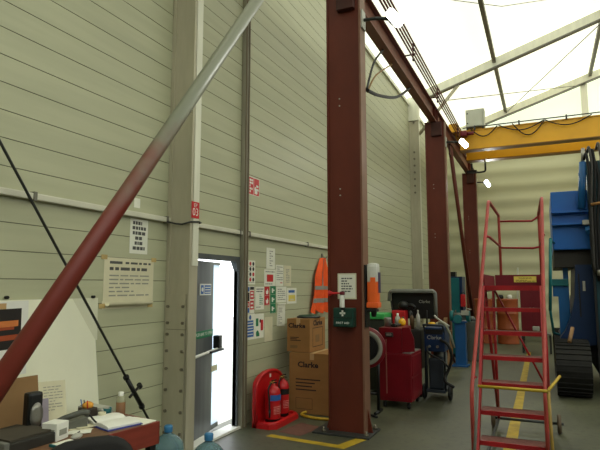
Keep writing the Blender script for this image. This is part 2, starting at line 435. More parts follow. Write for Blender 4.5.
wire([(-2.3,9.9,roof_z(-2.3)-.06), (-1.5,11.2,roof_z(-1.5)-.12), (-.6,12.5,roof_z(-.6)-.1), (1.7,14.2,roof_z(1.7)-.1)], 'thin sagging roof cable crossing the nearest white roof bay', .008)

# white rail along the wall
for (y0, y1, lab) in ((YF+.5, 4.28, 'cream conduit rail on the wall left of the big pillar'), (4.46, 5.69, 'short cream conduit rail above the door'), (5.82, 9.6, 'cream conduit rail above the pinned notices')):
    b = MB(); b.bx(WX+.006, WX+.05, y0, y1, 2.335, 2.385, 0, .008)
    n = max(2, int((y1-y0)/1.2))
    r = tag(b.build('wall_rail', mat('rail_cream', (206,204,184), .45, 0, .05, 4.), loc=(WX+.02,(y0+y1)/2,2.33)), lab, 'rail', 'wall conduit rails')
    for k in range(n):
        y = y0+.05+(y1-y0-.1)*k/(n-1); c = MB(); c.bx(WX+.002, WX+.058, y-.015, y+.015, 2.325, 2.395, 0, .004); c.build('clip', ALU_D, r)
b = MB(); b.tube([(WX+.05,4.22,2.34), (WX+.12,4.265,2.32), (WX+.2,4.27,2.31), (WX+.298,4.272,2.33), (WX+.308,4.40,2.345), (WX+.298,4.45,2.34), (WX+.06,4.50,2.34)], .009, 6)
tag(b.build('wire_wrap', DGRY, loc=(WX+.3,4.3,2.33)), 'dark wire wrapped round the big pillar at rail height', 'wire')

# ------------------------------------------------------------------ red steel columns, runway beam, conductor rails
def steel_column(Y, label):
    t = thing('steel_column', label, 'column', (-2.16,Y,0), group='red steel crane columns')
    x0, x1, hy, z1 = -2.385, -1.935, .10, 5.5
    b = MB()
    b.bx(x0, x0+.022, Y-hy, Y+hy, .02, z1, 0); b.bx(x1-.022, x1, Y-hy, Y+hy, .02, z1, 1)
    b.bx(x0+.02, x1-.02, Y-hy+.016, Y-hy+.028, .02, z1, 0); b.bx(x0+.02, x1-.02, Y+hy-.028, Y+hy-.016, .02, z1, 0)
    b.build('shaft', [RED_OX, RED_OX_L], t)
    b = MB(); b.bx(x0-.16, x1+.08, Y-hy-.13, Y+hy+.13, 0, .022, 0, .004); b.build('base_plate', DGRY, t)
    for sx in (0, 1):
        x = x0 if sx == 0 else x1; s = -1 if sx == 0 else 1
        c = MB(); c.prism([(x,Y-.008,.02), (x+s*.06,Y-.008,.02), (x,Y-.008,.28)], (0,.016,0)); c.build('gusset', RED_OX, t)
        for sy in (-1, 1):
            c = MB(); px, py = x+s*.035, Y+sy*(hy+.07)
            c.cyl((px,py,.02), (px,py,.075), .013, n=8); c.cyl((px,py,.022), (px,py,.045), .024, n=6); c.build('anchor_bolt', BOLT, t)
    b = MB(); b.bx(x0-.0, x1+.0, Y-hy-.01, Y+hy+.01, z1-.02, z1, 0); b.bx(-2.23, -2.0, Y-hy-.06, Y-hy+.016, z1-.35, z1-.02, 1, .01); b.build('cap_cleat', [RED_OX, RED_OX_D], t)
    for z in (2.88, 2.80, 4.02, 3.93):
        c = MB(); c.cyl((-2.22,Y-hy+.017,z), (-2.22,Y-hy+.008,z), .009, n=8); c.build('bolt_hole', LGRY, t)
    return t
steel_column(6.10, 'big red steel column nearest the camera, carrying the first aid box')
steel_column(12.3, 'second red steel column, behind the red tool cart')
steel_column(18.5, 'farthest red steel column, just left of the platform ladder')

t = thing('runway_beam', 'long red steel runway beam on top of the columns', 'beam', (-2.19,9,5.5))
b = MB(); BX0, BX1 = -2.268, -2.112
b.bx(BX0, BX1, -6.5, YB-.1, 5.5, 5.518); b.bx(-2.196, -2.184, -6.5, YB-.1, 5.518, 5.852); b.bx(BX0, BX1, -6.5, YB-.1, 5.852, 5.87)
b.build('girder', mat('beam_brown', (128,72,50), .5, 0, .08, 3., stretch=(1,.3,1)), t)
b = MB(); b.bx(-2.215, -2.165, -6.5, YB-.1, 5.87, 5.92, bev=.008); b.build('crane_rail', mat('rail_rust', (96,70,54), .5, .3, .1, 6.), t)
for Y in (6.1, 12.3, 18.5):
    for dy in (-.12, .12):
        c = MB(); c.prism([(-2.184,Y+dy,5.518), (-2.116,Y+dy,5.518), (-2.116,Y+dy,5.852), (-2.184,Y+dy,5.852)], (0,.012,0)); c.build('web_stiffener', RED_OX, t)
CR = [(-1.955,5.77), (-1.95,5.86), (-1.945,5.95), (-1.94,6.04)]
for k, (x, z) in enumerate(CR):
    b = MB(); b.tube([(x,1.0,z), (x,16.6,z)], .017, 6)
    tag(b.build('conductor_rail', mat('conductor_red', (112,40,32), .5, 0, .1, 8.), loc=(x,1.0,z)),
        ['lowest of the four thin red conductor rails beside the runway beam', 'second lowest thin red conductor rail beside the runway beam', 'second highest thin red conductor rail beside the runway beam', 'highest of the four thin red conductor rails beside the runway beam'][k], 'conductor rail', 'red crane conductor rails')
for Y, lab in ((6.6, 'conductor rail bracket behind the nearest flood lamp'), (9.2, 'dark conductor rail bracket halfway along the first beam span'), (11.6, 'conductor rail bracket just before the second column'), (14.6, 'conductor rail bracket by the crane end truck')):
    t = thing('rail_bracket', lab, 'bracket', (-2.0,Y,5.85), group='conductor rail brackets')
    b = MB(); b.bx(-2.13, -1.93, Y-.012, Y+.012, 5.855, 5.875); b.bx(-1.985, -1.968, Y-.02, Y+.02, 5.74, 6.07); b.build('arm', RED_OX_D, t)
    for x, z in CR:
        b = MB(); b.bx(x-.02, x+.012, Y-.025, Y+.025, z-.02, z+.02); b.build('insulator', BLK, t)

# large diagonal pipe brace in the near bay, thin one in the far bay
t = thing('pipe_brace', 'large diagonal steel pipe brace in the left foreground, red below and grey above', 'brace', (-2.2,.75,0))
P0 = Vector((-2.2,.66,0.02)); P1 = Vector((-2.2,4.83,5.46)); d = (P1-P0).normalized()
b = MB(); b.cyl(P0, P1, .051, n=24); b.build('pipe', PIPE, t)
b = MB(); b.bx(-2.36,-2.04,.5,.85,0,.02,0,.003); b.prism([(-2.21,.5,.02), (-2.21,.85,.02), (-2.21,.85,.28), (-2.21,.7,.2)], (.02,0,0)); b.build('foot_plate', RED_OX, t)
t = thing('pipe_brace', 'slim diagonal red brace between the second and farthest columns', 'brace', (-2.12,18.2,0))
b = MB(); b.tube([(-2.16,14.45,5.44), (-2.16,18.30,.34)], .055, 12); b.build('pipe', RED_OX, t)
for e in ((14.3,14.7,5.2,5.49), (18.2,18.40,0,.45)):
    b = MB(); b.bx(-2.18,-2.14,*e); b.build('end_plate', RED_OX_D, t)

# wall bracing rod with turnbuckle
t = thing('bracing_rod', 'thin dark diagonal tie rod with turnbuckle in front of the left wall', 'rod', (-3.3,4.0,.4))
A = Vector((-3.3,-.2,6.1)); B = Vector((-3.3,4.22,.1)); dd = (B-A).normalized()
b = MB(); b.tube([A, B], .0105, 8); b.build('rod', DGRY, t)
c0 = Vector((-3.3,3.72,.78)); 
b = MB(); b.cyl(c0-dd*.16, c0+dd*.16, .02, n=8); b.cyl(c0-dd*.19, c0-dd*.16, .026, n=6); b.cyl(c0+dd*.16, c0+dd*.19, .026, n=6); b.build('turnbuckle', BLK, t)
b = MB(); b.tube([c0+Vector((.0,-.055,-.035)), c0, c0+Vector((.01,.06,.05))], .012, 6); b.cyl(c0+Vector((.005,.05,.06)), c0+Vector((.005,.075,.03)), .022, n=8); b.build('clamp', BLK, t)

# ------------------------------------------------------------------ cables on the beam
def cable(pts, r, m, label, name='power_cable'):
    P = [Vector(p) for p in pts]; Q = []
    for i in range(len(P)-1):
        p0 = P[max(i-1,0)]; p1 = P[i]; p2 = P[i+1]; p3 = P[min(i+2,len(P)-1)]
        for k in range(8):
            s = k/8; Q.append(.5*((2*p1)+(p2-p0)*s+(2*p0-5*p1+4*p2-p3)*s*s+(3*p1-p0-3*p2+p3)*s**3))
    Q.append(P[-1]); b = MB(); b.tube(Q, r, 8)
    return tag(b.build(name, m, loc=pts[0]), label, 'cable' if 'cable' in name else 'hose')
cable([(-2.2,8.0,5.49), (-2.06,7.0,4.85), (-1.93,6.22,4.16)], .016, BLK_R, 'black cable dropping from the beam down the nearest column')
cable([(-1.925,6.22,4.16), (-1.99,7.0,4.36), (-2.09,8.4,4.82), (-2.2,9.85,5.49)], .024, BLK_R, 'thick black cable sagging from the nearest column to the beam')
cable([(-1.925,6.24,4.14), (-2.0,6.9,4.62), (-2.2,8.6,5.49)], .012, mat('brown_cable', (132,98,40), .6), 'thin brown cable rising from the nearest column to the beam')

# ------------------------------------------------------------------ flood lamps
def flood(cx, Y, cz, aim, label, s=1.):
    t = thing('flood_lamp', label, 'lamp', (-1.935,Y,cz), group='flood lamps on column arms')
    c = Vector((cx,Y,cz)); n = Vector(aim).normalized(); u = n.cross(Vector((0,0,1))).normalized(); v = u.cross(n); u, v = u*.75+v*.66, v*.75-u*.66
    R = Matrix((u, v, n)).transposed().to_4x4(); M = Matrix.Translation(c) @ R
    b = MB(); b.tube([(-1.93,Y,cz+.06), ((-1.93+cx)/2,Y,cz+.05), tuple(c-n*.12)], .022, 8, fillet=.1); b.build('arm', DGRY, t)
    b = MB(); b.bx(-1.936,-1.915,Y-.07,Y+.07,cz-.06,cz+.18,0,.004); b.build('wall_plate', LGRY, t)
    b = MB(); w, h = .16*s, .08*s
    oc = [(-w,-h*.6),(-w*.7,-h),(w*.7,-h),(w,-h*.6),(w,h*.6),(w*.7,h),(-w*.7,h),(-w,h*.6)]; P = [(x,y,.06) for x, y in oc]; Q = [(x*.55,y*.55,-.12) for x, y in oc]
    b.add([M @ Vector(p) for p in P+Q], [list(range(8,16))]+[[i,(i+1)%8,8+(i+1)%8,8+i] for i in range(8)])
    b.build('housing', DGRY, t)
    b = MB(); b.add([M @ Vector((x*.97,y*.97,.058)) for x,y,_ in P], [list(range(8))]); b.build('lens', LAMPG, t)
    l = bpy.data.lights.new('flood_light', 'SPOT'); l.energy = 120*s; l.spot_size = math.radians(130); l.spot_blend = .8; l.shadow_soft_size = .12; l.color = (1,1,.93)
    lo = bpy.data.objects.new('flood_light', l); col.objects.link(lo)
    lo.parent = t; lo.location = c+n*.1-Vector(t.location); lo.rotation_euler = (-n).to_track_quat('Z','Y').to_euler()
flood(-1.54, 6.1, 4.97, (.5,-.78,-.38), 'glaring flood lamp on an arm of the nearest column, top of the view', .8)
flood(-1.55, 12.3, 4.95, (.45,-.8,-.4), 'flood lamp on the second column, just under the crane girder end', .8)
flood(-1.62, 18.5, 5.12, (.6,-.75,-.25), 'flood lamp on the farthest column, against the back wall', .9)

# ------------------------------------------------------------------ overhead crane
CY0 = 15.24
t = thing('crane_girder', 'yellow overhead crane bridge of two girders spanning the hall', 'crane', (-2.0,16.0,5.93))
for y in (CY0, 16.6):
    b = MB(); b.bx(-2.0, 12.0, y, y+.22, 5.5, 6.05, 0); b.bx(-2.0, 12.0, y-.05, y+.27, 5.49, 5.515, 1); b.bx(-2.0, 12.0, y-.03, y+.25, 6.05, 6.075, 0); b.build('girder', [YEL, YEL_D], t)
b = MB(); b.bx(-2.27,-2.04,15.0,17.9,6.0,6.25,0,.02); b.build('end_truck', YEL, t)
for Y in (15.3,17.6):
    c = MB(); c.cyl((-2.235,Y,6.035), (-2.145,Y,6.035), .11, n=20); c.build('wheel', DGRY, t)
b = MB(); b.bx(-1.95,-1.78,14.95,15.2,5.85,6.0,0,.03); b.cyl((-1.78,15.08,5.93), (-1.6,15.08,5.93), .05); b.build('drive_motor', DRED, t)
b = MB(); b.tube([(-1.9,17.0,5.5), (-1.9,17.0,5.25), (-1.7,17.0,5.2), (-1.5,17.0,5.22), (-1.5,17.0,5.5)], .03, 8, fillet=.06); b.bx(-2.05,-1.75,16.9,17.1,5.2,5.27); b.build('collector_arm', BLK, t)
b = MB(); b.tube([(-1.9,CY0-.10,6.12), (12,CY0-.10,6.12)], .016, 8)
for k in range(12): b.bx(-1.6+k*1.15,-1.56+k*1.15,CY0-.12,CY0-.02,6.05,6.16)
b.build('festoon_track', DGRY, t)
def fest(xa, xb, sag, label):
    pts = [(xa+(xb-xa)*i/12, CY0-.10, 6.09-sag*math.sin(PI*i/12)) for i in range(13)]
    b = MB(); b.tube(pts, .016, 6); tag(b.build('festoon_cable', BLK_R, loc=pts[0]), label, 'cable', 'festoon cables on the crane girder')
fest(-1.7,-.98,.26,'black festoon cable loop below the crane control box'); fest(-.95,.18,.2,'shallower of the two overlapping festoon cable loops in the middle of the girder')
fest(-.6,.2,.36,'deepest festoon cable loop on the crane girder'); fest(.2,1.3,.2,'black festoon cable loop at the right edge of the view')
t = thing('control_box', 'grey electrical control cabinet sitting on the crane girder end', 'box', (-1.5,15.4,6.08))
b = MB(); b.bx(-1.82,-1.32,15.22,15.52,6.14,6.66,0,.012); b.build('cabinet', mat('cabinet_grey', (176,178,160), .5, 0, .04, 4.), t)
b = MB(); b.bx(-1.80,-1.38,15.197,15.219,6.17,6.63,0,.006); d_ = b.build('door', mat('cabinet_door', (192,194,176), .5, 0, .04, 4.), t)
for z in (6.26,6.54):
    c = MB(); c.cyl((-1.77,15.197,z), (-1.77,15.182,z), .02, n=8); c.build('hinge', BLK, d_)
for x in (-1.79,-1.36):
    b = MB(); b.bx(x-.02,x+.02,15.23,15.5,6.078,6.14); b.build('foot', DGRY, t)

#@@PART2@@
# ------------------------------------------------------------------ signs and notices on the wall
NM = [PAPER, INK, INK_S, SIGN_R, SIGN_G, SIGN_B, SIGN_Y, WHT, PAPER_Y, BLK]
rn = random.Random(3)
class Sheet:
    """a thin sheet lying against a plane, drawn on in unit coordinates"""
    def __init__(s, o, xd, yd, w, h, m=0, th=.003, tilt=0.):
        xd = Vector(xd).normalized(); yd = Vector(yd).normalized()
        if tilt: xd, yd = (xd*math.cos(tilt)+yd*math.sin(tilt)), (yd*math.cos(tilt)-xd*math.sin(tilt))
        s.o, s.x, s.y, s.n, s.w, s.h = Vector(o), xd, yd, xd.cross(yd), w, h
        s.b = MB(); s.b.prism([s.p(0,0), s.p(1,0), s.p(1,1), s.p(0,1)], s.n*th, m); s.th = th; s.k = 0
    def p(s, u, v, l=0.): return s.o+s.x*(u*s.w)+s.y*(v*s.h)+s.n*l
    def rect(s, u0, u1, v0, v1, m):
        s.k += 1; l = s.th+.0006+.00004*s.k
        s.b.quad(s.p(u0,v0,l), s.p(u1,v0,l), s.p(u1,v1,l), s.p(u0,v1,l), m); return s
    def disc(s, u, v, r, m):
        s.k += 1; l = s.th+.0006+.00004*s.k
        s.b.add([s.p(u+r*math.cos(a*PI/6)/s.w, v+r*math.sin(a*PI/6)/s.h, l) for a in range(12)], [list(range(12))], m); return s
    def lines(s, v0, v1, n, m=2, u0=.1, u1=.9, fill=.45):
        for i in range(n):
            v = v1-(v1-v0)*(i+.5)/n; hh = (v1-v0)/n*fill*.5; u = u0
            end = u1 if rn.random() < .7 else u0+(u1-u0)*rn.uniform(.4,.9)
            while u < end-.04:
                L = rn.uniform(.06,.2); s.rect(u, min(u+L, end), v-hh, v+hh, m); u += L+.03
        return s
    def text(s, t, u, v, size, m=1, sx=1.):
        s.k += 1; s.b.text(t, size, s.p(u,v), s.x, s.y, m, lift=s.th+.0008+.00004*s.k, sx=sx); return s
    def done(s, name, label, cat, group=None):
        c = s.p(.5,.5); return tag(s.b.build(name, NM, loc=c), label, cat, group)
def on_wall(y0, y1, z0, z1, m=0, tilt=0., x=WX-.001): return Sheet((x,y0,z0), (0,1,0), (0,0,1), y1-y0, z1-z0, m, tilt=tilt)
NG = 'notices pinned beside the door'
s = on_wall(5.84,6.10,1.72,2.03)
for i in range(4):
    for j in range(3):
        if (i, j) != (3, 0): s.disc(.2+.3*j, .86-.22*i, .026, 3 if (i+j) % 3 == 1 else 9)
    s.lines(.72-.22*i, .77-.22*i, 1, 2)
s.done('safety_notice', 'white sheet with four rows of dark and red symbols, nearest the door post', 'notice', NG)
s = on_wall(5.85,6.08,1.35,1.70)
s.rect(.04,.46,.8,.96,5); s.rect(.04,.46,.45,.76,9); s.rect(.04,.46,.23,.43,3); s.rect(.04,.46,.03,.2,5)
s.rect(.52,.96,.86,.97,9); s.rect(.52,.96,.52,.82,3); s.rect(.52,.96,.14,.46,3)
for v in (.74,.62,.36,.22): s.rect(.6,.88,v-.03,v+.03,7)
s.disc(.25,.33,.025,7); s.done('fire_point_sign', 'fire sign strip of red and black symbols below the symbol sheet', 'sign', NG)
on_wall(6.11,6.35,1.39,1.69).lines(.74,.95,2,1,.1,.9).lines(.2,.68,6,4,.45,.85).lines(.06,.16,1).done('notice_sheet', 'white notice with green text between two red sign strips', 'notice', NG)
on_wall(6.41,6.66,1.935,2.225).lines(.1,.9,7,2,.35,.75).done('notice_sheet', 'topmost white notice, a tall sheet above the red square', 'notice', NG)
s = on_wall(6.35,6.68,1.70,1.925); s.rect(.22,.78,.26,.7,3); s.lines(.78,.95,1,2); s.lines(.05,.2,1,2)
s.done('notice_sheet', 'white notice with one big red square', 'notice', NG)
on_wall(6.69,6.93,1.70,2.0).lines(.25,.95,7,2).lines(.1,.2,1,3,.55,.9).done('notice_sheet', 'white typed notice just right of the red square', 'notice', NG)
on_wall(6.95,7.19,1.70,2.0,8).lines(.15,.85,9,2,.25,.75).done('notice_sheet', 'typed notice farthest right in the upper row, beyond the first typed sheet', 'notice', NG)
for y0, y1, n, m, z1, lab in ((6.36,6.50,2,3,1.69,'narrow red sign with two white flames'), (6.53,6.69,3,4,1.70,'narrow green sign strip with three white pictograms')):
    h = .125*n; s = on_wall(y0, y1, z1-h, z1, m)
    for i in range(n):
        v = 1-(i+.5)/n; s.rect(.06,.94,v-.46/n,v-.44/n,7)
        if m == 3: s.b.add([s.p(.5+dx,v+dv/n,.0045) for dx, dv in ((-.2,-.3),(.2,-.3),(.28,0),(.05,.32),(-.05,.05),(-.26,.1))], [[0,1,2,3,4,5]], 7)
        else: s.rect(.25,.5,v-.25/n,v+.25/n,7); s.rect(.5,.75,v-.05/n,v+.1/n,7)
    s.done('safety_sign', lab, 'sign', NG)
on_wall(6.71,7.03,1.47,1.69).lines(.1,.9,6,2,.12,.88).done('notice_sheet', 'wide white typed notice right of the green sign strip', 'notice', NG)
s = on_wall(7.05,7.38,1.44,1.67); s.rect(.15,.85,.15,.55,6); s.rect(.15,.8,.7,.86,5); s.rect(.3,.7,.2,.3,8)
s.done('notice_sheet', 'white sheet with a pale yellow picture, rightmost of the lower row', 'notice', NG)
t = thing('paper_pad', 'hanging pad of papers, slightly askew below the white typed notice', 'paper', (WX+.01,6.84,1.13), group=NG)
s = Sheet((WX-.001,6.73,1.14), (0,1,0), (0,0,1), .23, .31, 0, .012, tilt=-.05); s.lines(.1,.85,9,2,.1,.6); s.b.build('sheets', NM, t)
b = MB(); b.bx(WX+.002,WX+.022,6.74,6.98,1.435,1.455,0,.003); b.build('clip_bar', PAPER, t)
s = on_wall(5.86,6.10,1.02,1.345); s.disc(.5,.86,.03,5); s.rect(.15,.85,.56,.74,5); s.rect(.12,.88,.34,.52,5); s.rect(.12,.88,.1,.3,5)
for v in (.65,.43,.2): s.rect(.2,.8,v-.015,v+.015,7)
s.done('safety_poster', 'white poster with blue panels, lowest beside the door post', 'poster', NG)
s = on_wall(6.105,6.345,1.02,1.335); s.rect(.1,.38,.5,.82,4); s.disc(.6,.7,.025,9); s.rect(.64,.92,.3,.74,3); s.disc(.28,.2,.04,4); s.rect(.14,.5,.08,.22,4)
s.done('safety_poster', 'white poster with green and red symbols beside the blue one', 'poster', NG)
t = on_wall(6.37,6.60,.955,1.28,8); t.lines(.1,.9,2,8); t.b.v = [Vector((v.x+.012*math.sin(v.z*37)*math.sin(v.y*23), v.y, v.z)) if False else v for v in t.b.v]
t.done('blank_sheet', 'blank cream paper sheet hanging lowest of the notices', 'paper', NG)
# two notices left of the pillar
s = on_wall(3.76,4.00,2.0,2.325)
for i, w in enumerate((.36,.38,.36,.22,.24,.34)):
    v = .88-.145*i; s.lines(v-.05, v+.05, 1, 1, .5-w, .5+w, .95)
s.done('wall_notice', 'small white notice of bold centred text, just left of the big pillar', 'notice')
t = thing('wall_notice', 'large curled paper notice taped to the wall above the bare board', 'notice', (WX+.01,3.78,1.5))
s = on_wall(3.46,4.10,1.56,1.95,8); s.rect(.1,.34,.86,.92,1); s.lines(.85,.93,1,1,.4,.93,.6); s.lines(.70,.80,1,1,.1,.85,.7); s.lines(.1,.64,6,2,.1,.9,.35)
s.b.build('sheet', NM, t)
b = MB()
for i in range(6):
    a0 = i*PI/6; a1 = (i+1)*PI/6
    p = lambda a: (WX+.006+.028*(1-math.cos(a)), 1.56-.034*math.sin(a) if True else 0)
    x0, z0 = p(a0); x1, z1 = p(a1); b.quad((x0,3.48,z0), (x0,4.04,z0), (x1,4.04,z1), (x1,3.48,z1))
b.bx(WX+.002,WX+.004,3.45,4.06,1.50,1.57); b.build('curled_edge', PAPER_Y, t)
b = MB(); b.tube([(WX+.035,3.66,1.545), (WX+.035,4.0,1.55)], .006, 6); b.build('pen', BLK, t)
for y, z in ((3.455,1.95), (4.095,1.95), (3.45,1.53), (4.06,1.52)):
    b = MB(); b.bx(WX+.0055,WX+.0065,y-.035,y+.035,z-.02,z+.02); b.build('tape', mat('old_tape', (196,170,110), .5), t)
on_wall(3.80,3.88,2.43,2.52).done('blank_sticker', 'small blank white sticker on the wall above the bold notice', 'sticker')
# EP 03 on the pillar, fire sign on the wall
s = Sheet((WX+.294,4.29,2.375), (0,1,0), (0,0,1), .125, .165, 3); s.text('EP', .5, .78, .055, 7); s.text('03', .5, .36, .11, 7, sx=.95)
s.done('pillar_sign', 'small red sign reading EP 03 on the big pillar', 'sign')
s = on_wall(5.90,6.19,2.89,3.13,7); s.rect(.03,.46,.03,.97,3); s.rect(.49,.97,.03,.97,3)
s.lines(.1,.9,5,7,.1,.4,.7); s.rect(.54,.92,.3,.42,7); s.rect(.7,.9,.5,.62,7); s.rect(.56,.66,.1,.5,7); s.disc(.74,.2,.025,7)
s.done('fire_sign', 'red and white fire point sign high on the wall beyond the door post', 'sign')

# ------------------------------------------------------------------ fire extinguishers on their stand
t = thing('extinguisher_stand', 'red plastic fire extinguisher stand against the wall', 'stand', (-3.14,6.14,0))
b = MB(); Y0, Y1, SX = 5.78, 6.50, -3.29; ym = (Y0+Y1)/2; hw = (Y1-Y0)/2
prof = [(Y0,.0), (Y1,.0), (Y1,.48)]+[(ym+hw*math.cos(a*PI/10), .48+.16*math.sin(a*PI/10)) for a in range(1,10)]+[(Y0,.48)]
b.prism([(SX,y,z) for y, z in prof], (.05,0,0), 0)
b.tube([(SX+.045,ym+(y-ym)*.96,max(.03,z-.012)) for y, z in prof[1:]+prof[:1]], .022, 8); b.build('back_panel', RED, t)
b = MB(); b.prism([(SX+.01,Y0,.0), (-3.06,Y0,.0), (-2.98,Y0+.06,0), (-2.98,Y1-.06,0), (-3.06,Y1,0), (SX+.01,Y1,0)], (0,0,.055)); 
b.tube([(SX+.05,Y0+.03,.055), (-3.06,Y0+.03,.055), (-3.01,Y0+.08,.055), (-3.01,Y1-.08,.055), (-3.06,Y1-.03,.055), (SX+.05,Y1-.03,.055)], .028, 8, fillet=.05); b.build('base_tray', RED, t)
s = Sheet((SX+.051,ym-.03,.54), (0,1,0), (0,0,1), .06, .07, 3, .002); s.rect(.2,.55,.1,.6,7); s.rect(.3,.45,.6,.85,7); s.rect(.6,.85,.15,.7,7); s.b.build('pictogram', NM, t)
def extinguisher(cx, cy, label, h=.44, r=.085, blue=True):
    t = thing('fire_extinguisher', label, 'fire extinguisher', (cx,cy,.056), group='fire extinguishers')
    b = MB(); b.lathe([(.001,.0),(r*.92,.0),(r*.95,.05),(r*.95,.06)], (cx,cy,.056), 20, 0); b.build('base_ring', BLK, t)
    b = MB(); b.lathe([(r*.96,.04),(r,.06),(r,h*.78),(r*.9,h*.88),(r*.6,h*.95),(r*.28,h),(r*.25,h+.02),(.001,h+.02)], (cx,cy,.056), 20, 0); bd = b.build('cylinder', RED, t)
    b = MB()
    for k in range(9):
        a0 = -.9+k*.2-.5; a1 = a0+.2
        q = lambda a, z: (cx+(r+.0015)*math.cos(a), cy+(r+.0015)*math.sin(a), .056+z)
        b.quad(q(a0,h*.60), q(a1,h*.60), q(a1,h*.76), q(a0,h*.76), 0)
        if 1 < k < 8:
            for v in (.42,.37,.33,.29,.24): b.quad(q(a0+.03,h*v), q(a1-.03,h*v), q(a1-.03,h*(v+.022)), q(a0+.03,h*(v+.022)), 1)
    c2 = MB()
    for mb_, src in ((c2, 1),):
        for f_, mi in zip(b.f, b.m):
            if mi == src: mb_.quad(*[b.v[i] for i in f_], 0)
    b.f = [f_ for f_, mi in zip(b.f, b.m) if mi == 0]; n0 = len(b.f); b.m = [0]*n0; b.sm = [False]*n0
    used = sorted({i for f_ in b.f for i in f_}); ix = {v: k for k, v in enumerate(used)}; b.v = [b.v[i] for i in used]; b.f = [[ix[i] for i in f_] for f_ in b.f]
    b.build('colour_band', SIGN_B if blue else BLK, bd); c2.build('printed_label', mat('label_pink', (226,150,140), .5), bd)
    b = MB(); z = .056+h+.02; b.cyl((cx,cy,z-.01), (cx,cy,z+.03), .022, m=0); b.tube([(cx-.01,cy-.02,z+.03), (cx+.07,cy-.05,z+.055)], .008, 6, 1); b.tube([(cx,cy,z+.015), (cx+.075,cy-.05,z+.02)], .008, 6, 1)
    b.cyl((cx,cy,z+.01), (cx-.01,cy-.05,z+.015), .014, m=0); b.build('valve_handle', [BRASS, BLK], t)
    b = MB(); b.tube([(cx,cy-.04,z+.01), (cx+.0,cy-r-.03,z-.04), (cx+.02,cy-r-.035,z-.16), (cx+.02,cy-r-.02,.056+h*.35)], .011, 8, fillet=.05); b.cyl((cx+.02,cy-r-.02,.056+h*.38), (cx+.02,cy-r-.018,.056+h*.16), .015, .011); b.build('hose', BLK_R, t)
extinguisher(-3.11, 5.97, 'nearer red fire extinguisher with a blue label, at the front of the stand', .43, .098)
extinguisher(-3.13, 6.28, 'second red fire extinguisher, behind the one with the blue label', .45, .085, False)

# ------------------------------------------------------------------ cardboard boxes, coil, vest
def carton(x0, x1, y0, y1, z0, z1, label, front, side, cut=True):
    t = thing('cardboard_box', label, 'box', ((x0+x1)/2,(y0+y1)/2,z0), group='stacked cardboard boxes')
    b = MB(); b.bx(x0,x1,y0,y1,z0,z1-.004,0,.006); xm = (x0+x1)/2
    b.bx(xm-.03,xm+.03,y0-.001,y0+.002,z1-.09,z1-.004,1); b.bx(xm-.03,xm+.03,y0,y1,z1-.005,z1-.003,1)
    front(b, x0, x1, y0, z0, z1); side(b, x1, y0, y1, z0, z1)
    b.build('carton', [CARD, TAPE, mat('carton_print', (50,34,34), .8), CARD_D], t)
    return t
X = (1,0,0); Z = (0,0,1)
def fr1(b, x0, x1, y, z0, z1):
    b.text('Clarke', .085, (x0+.15,y,z1-.1), X, Z, 2, sx=1.12, bold=.035)
    for k, w in enumerate((.13,.1,.16)): b.bx(x0+.05,x0+.05+w,y-.001,y,z0+.19-.02*k,z0+.2-.02*k,2)
    b.bx(x0+.05,x0+.16,y-.001,y,z0+.05,z0+.09,3)
def sd1(b, x, y0, y1, z0, z1):
    b.text('Clarke', .1, (x,(y0+y1)/2,z1-.07), (0,1,0), Z, 2, sx=1.2, bold=.035)
    for a in ((y0+.1,y0+.108,z0+.06,z1-.13), (y1-.108,y1-.1,z0+.06,z1-.13), (y0+.1,y1-.1,z0+.06,z0+.068), (y0+.1,y1-.1,z1-.138,z1-.13)): b.bx(x,x+.001,*a,2)
    b.bx(x,x+.001,y0+.2,y1-.22,z0+.12,z0+.22,3)
def fr2(b, x0, x1, y, z0, z1):
    b.text('Clarke', .10, (x0+.28,y,z1-.16), X, Z, 2, sx=1.12, bold=.035)
    for k, w in enumerate((.36,.28,.24,.3)): b.bx(x0+.1,x0+.1+w,y-.001,y,z0+.44-.045*k,z0+.455-.045*k,2)
    for a in ((x0+.1,x0+.34,z0+.06,z0+.064), (x0+.1,x0+.34,z0+.2,z0+.204), (x0+.1,x0+.104,z0+.06,z0+.2), (x0+.34,x0+.344,z0+.06,z0+.2)): b.bx(a[0],a[1],y-.001,y,a[2],a[3],2)
carton(-3.24,-2.56,6.70,7.30,0,.80,'large cardboard box on the floor, lower of the stacked Clarke boxes', fr2, lambda *a: None)
carton(-3.285,-2.94,6.72,7.28,.803,1.255,'smaller cardboard Clarke box on top of the stack', fr1, sd1)
b = MB()
for k in range(4): b.tube([(-3.07+(.15-.01*k)*math.cos(a*PI/12), 6.98+(.2-.012*k)*math.sin(a*PI/12), 1.266+.005*k) for a in range(24)], .012, 6, k % 2, closed=True)
tag(b.build('strap_coil', [BLK, mat('coil_green', (58,84,60), .6)], loc=(-3.07,6.98,1.256)), 'coil of dark green and black strap on the upper cardboard box', 'coil')
cable([(-2.98,6.68,.03), (-3.0,6.58,.022), (-2.9,6.50,.02), (-2.72,6.46,.02), (-2.52,6.50,.02), (-2.4,6.62,.02)], .018, YHOSE, 'yellow hose lying on the floor in front of the cardboard boxes', 'air_hose')
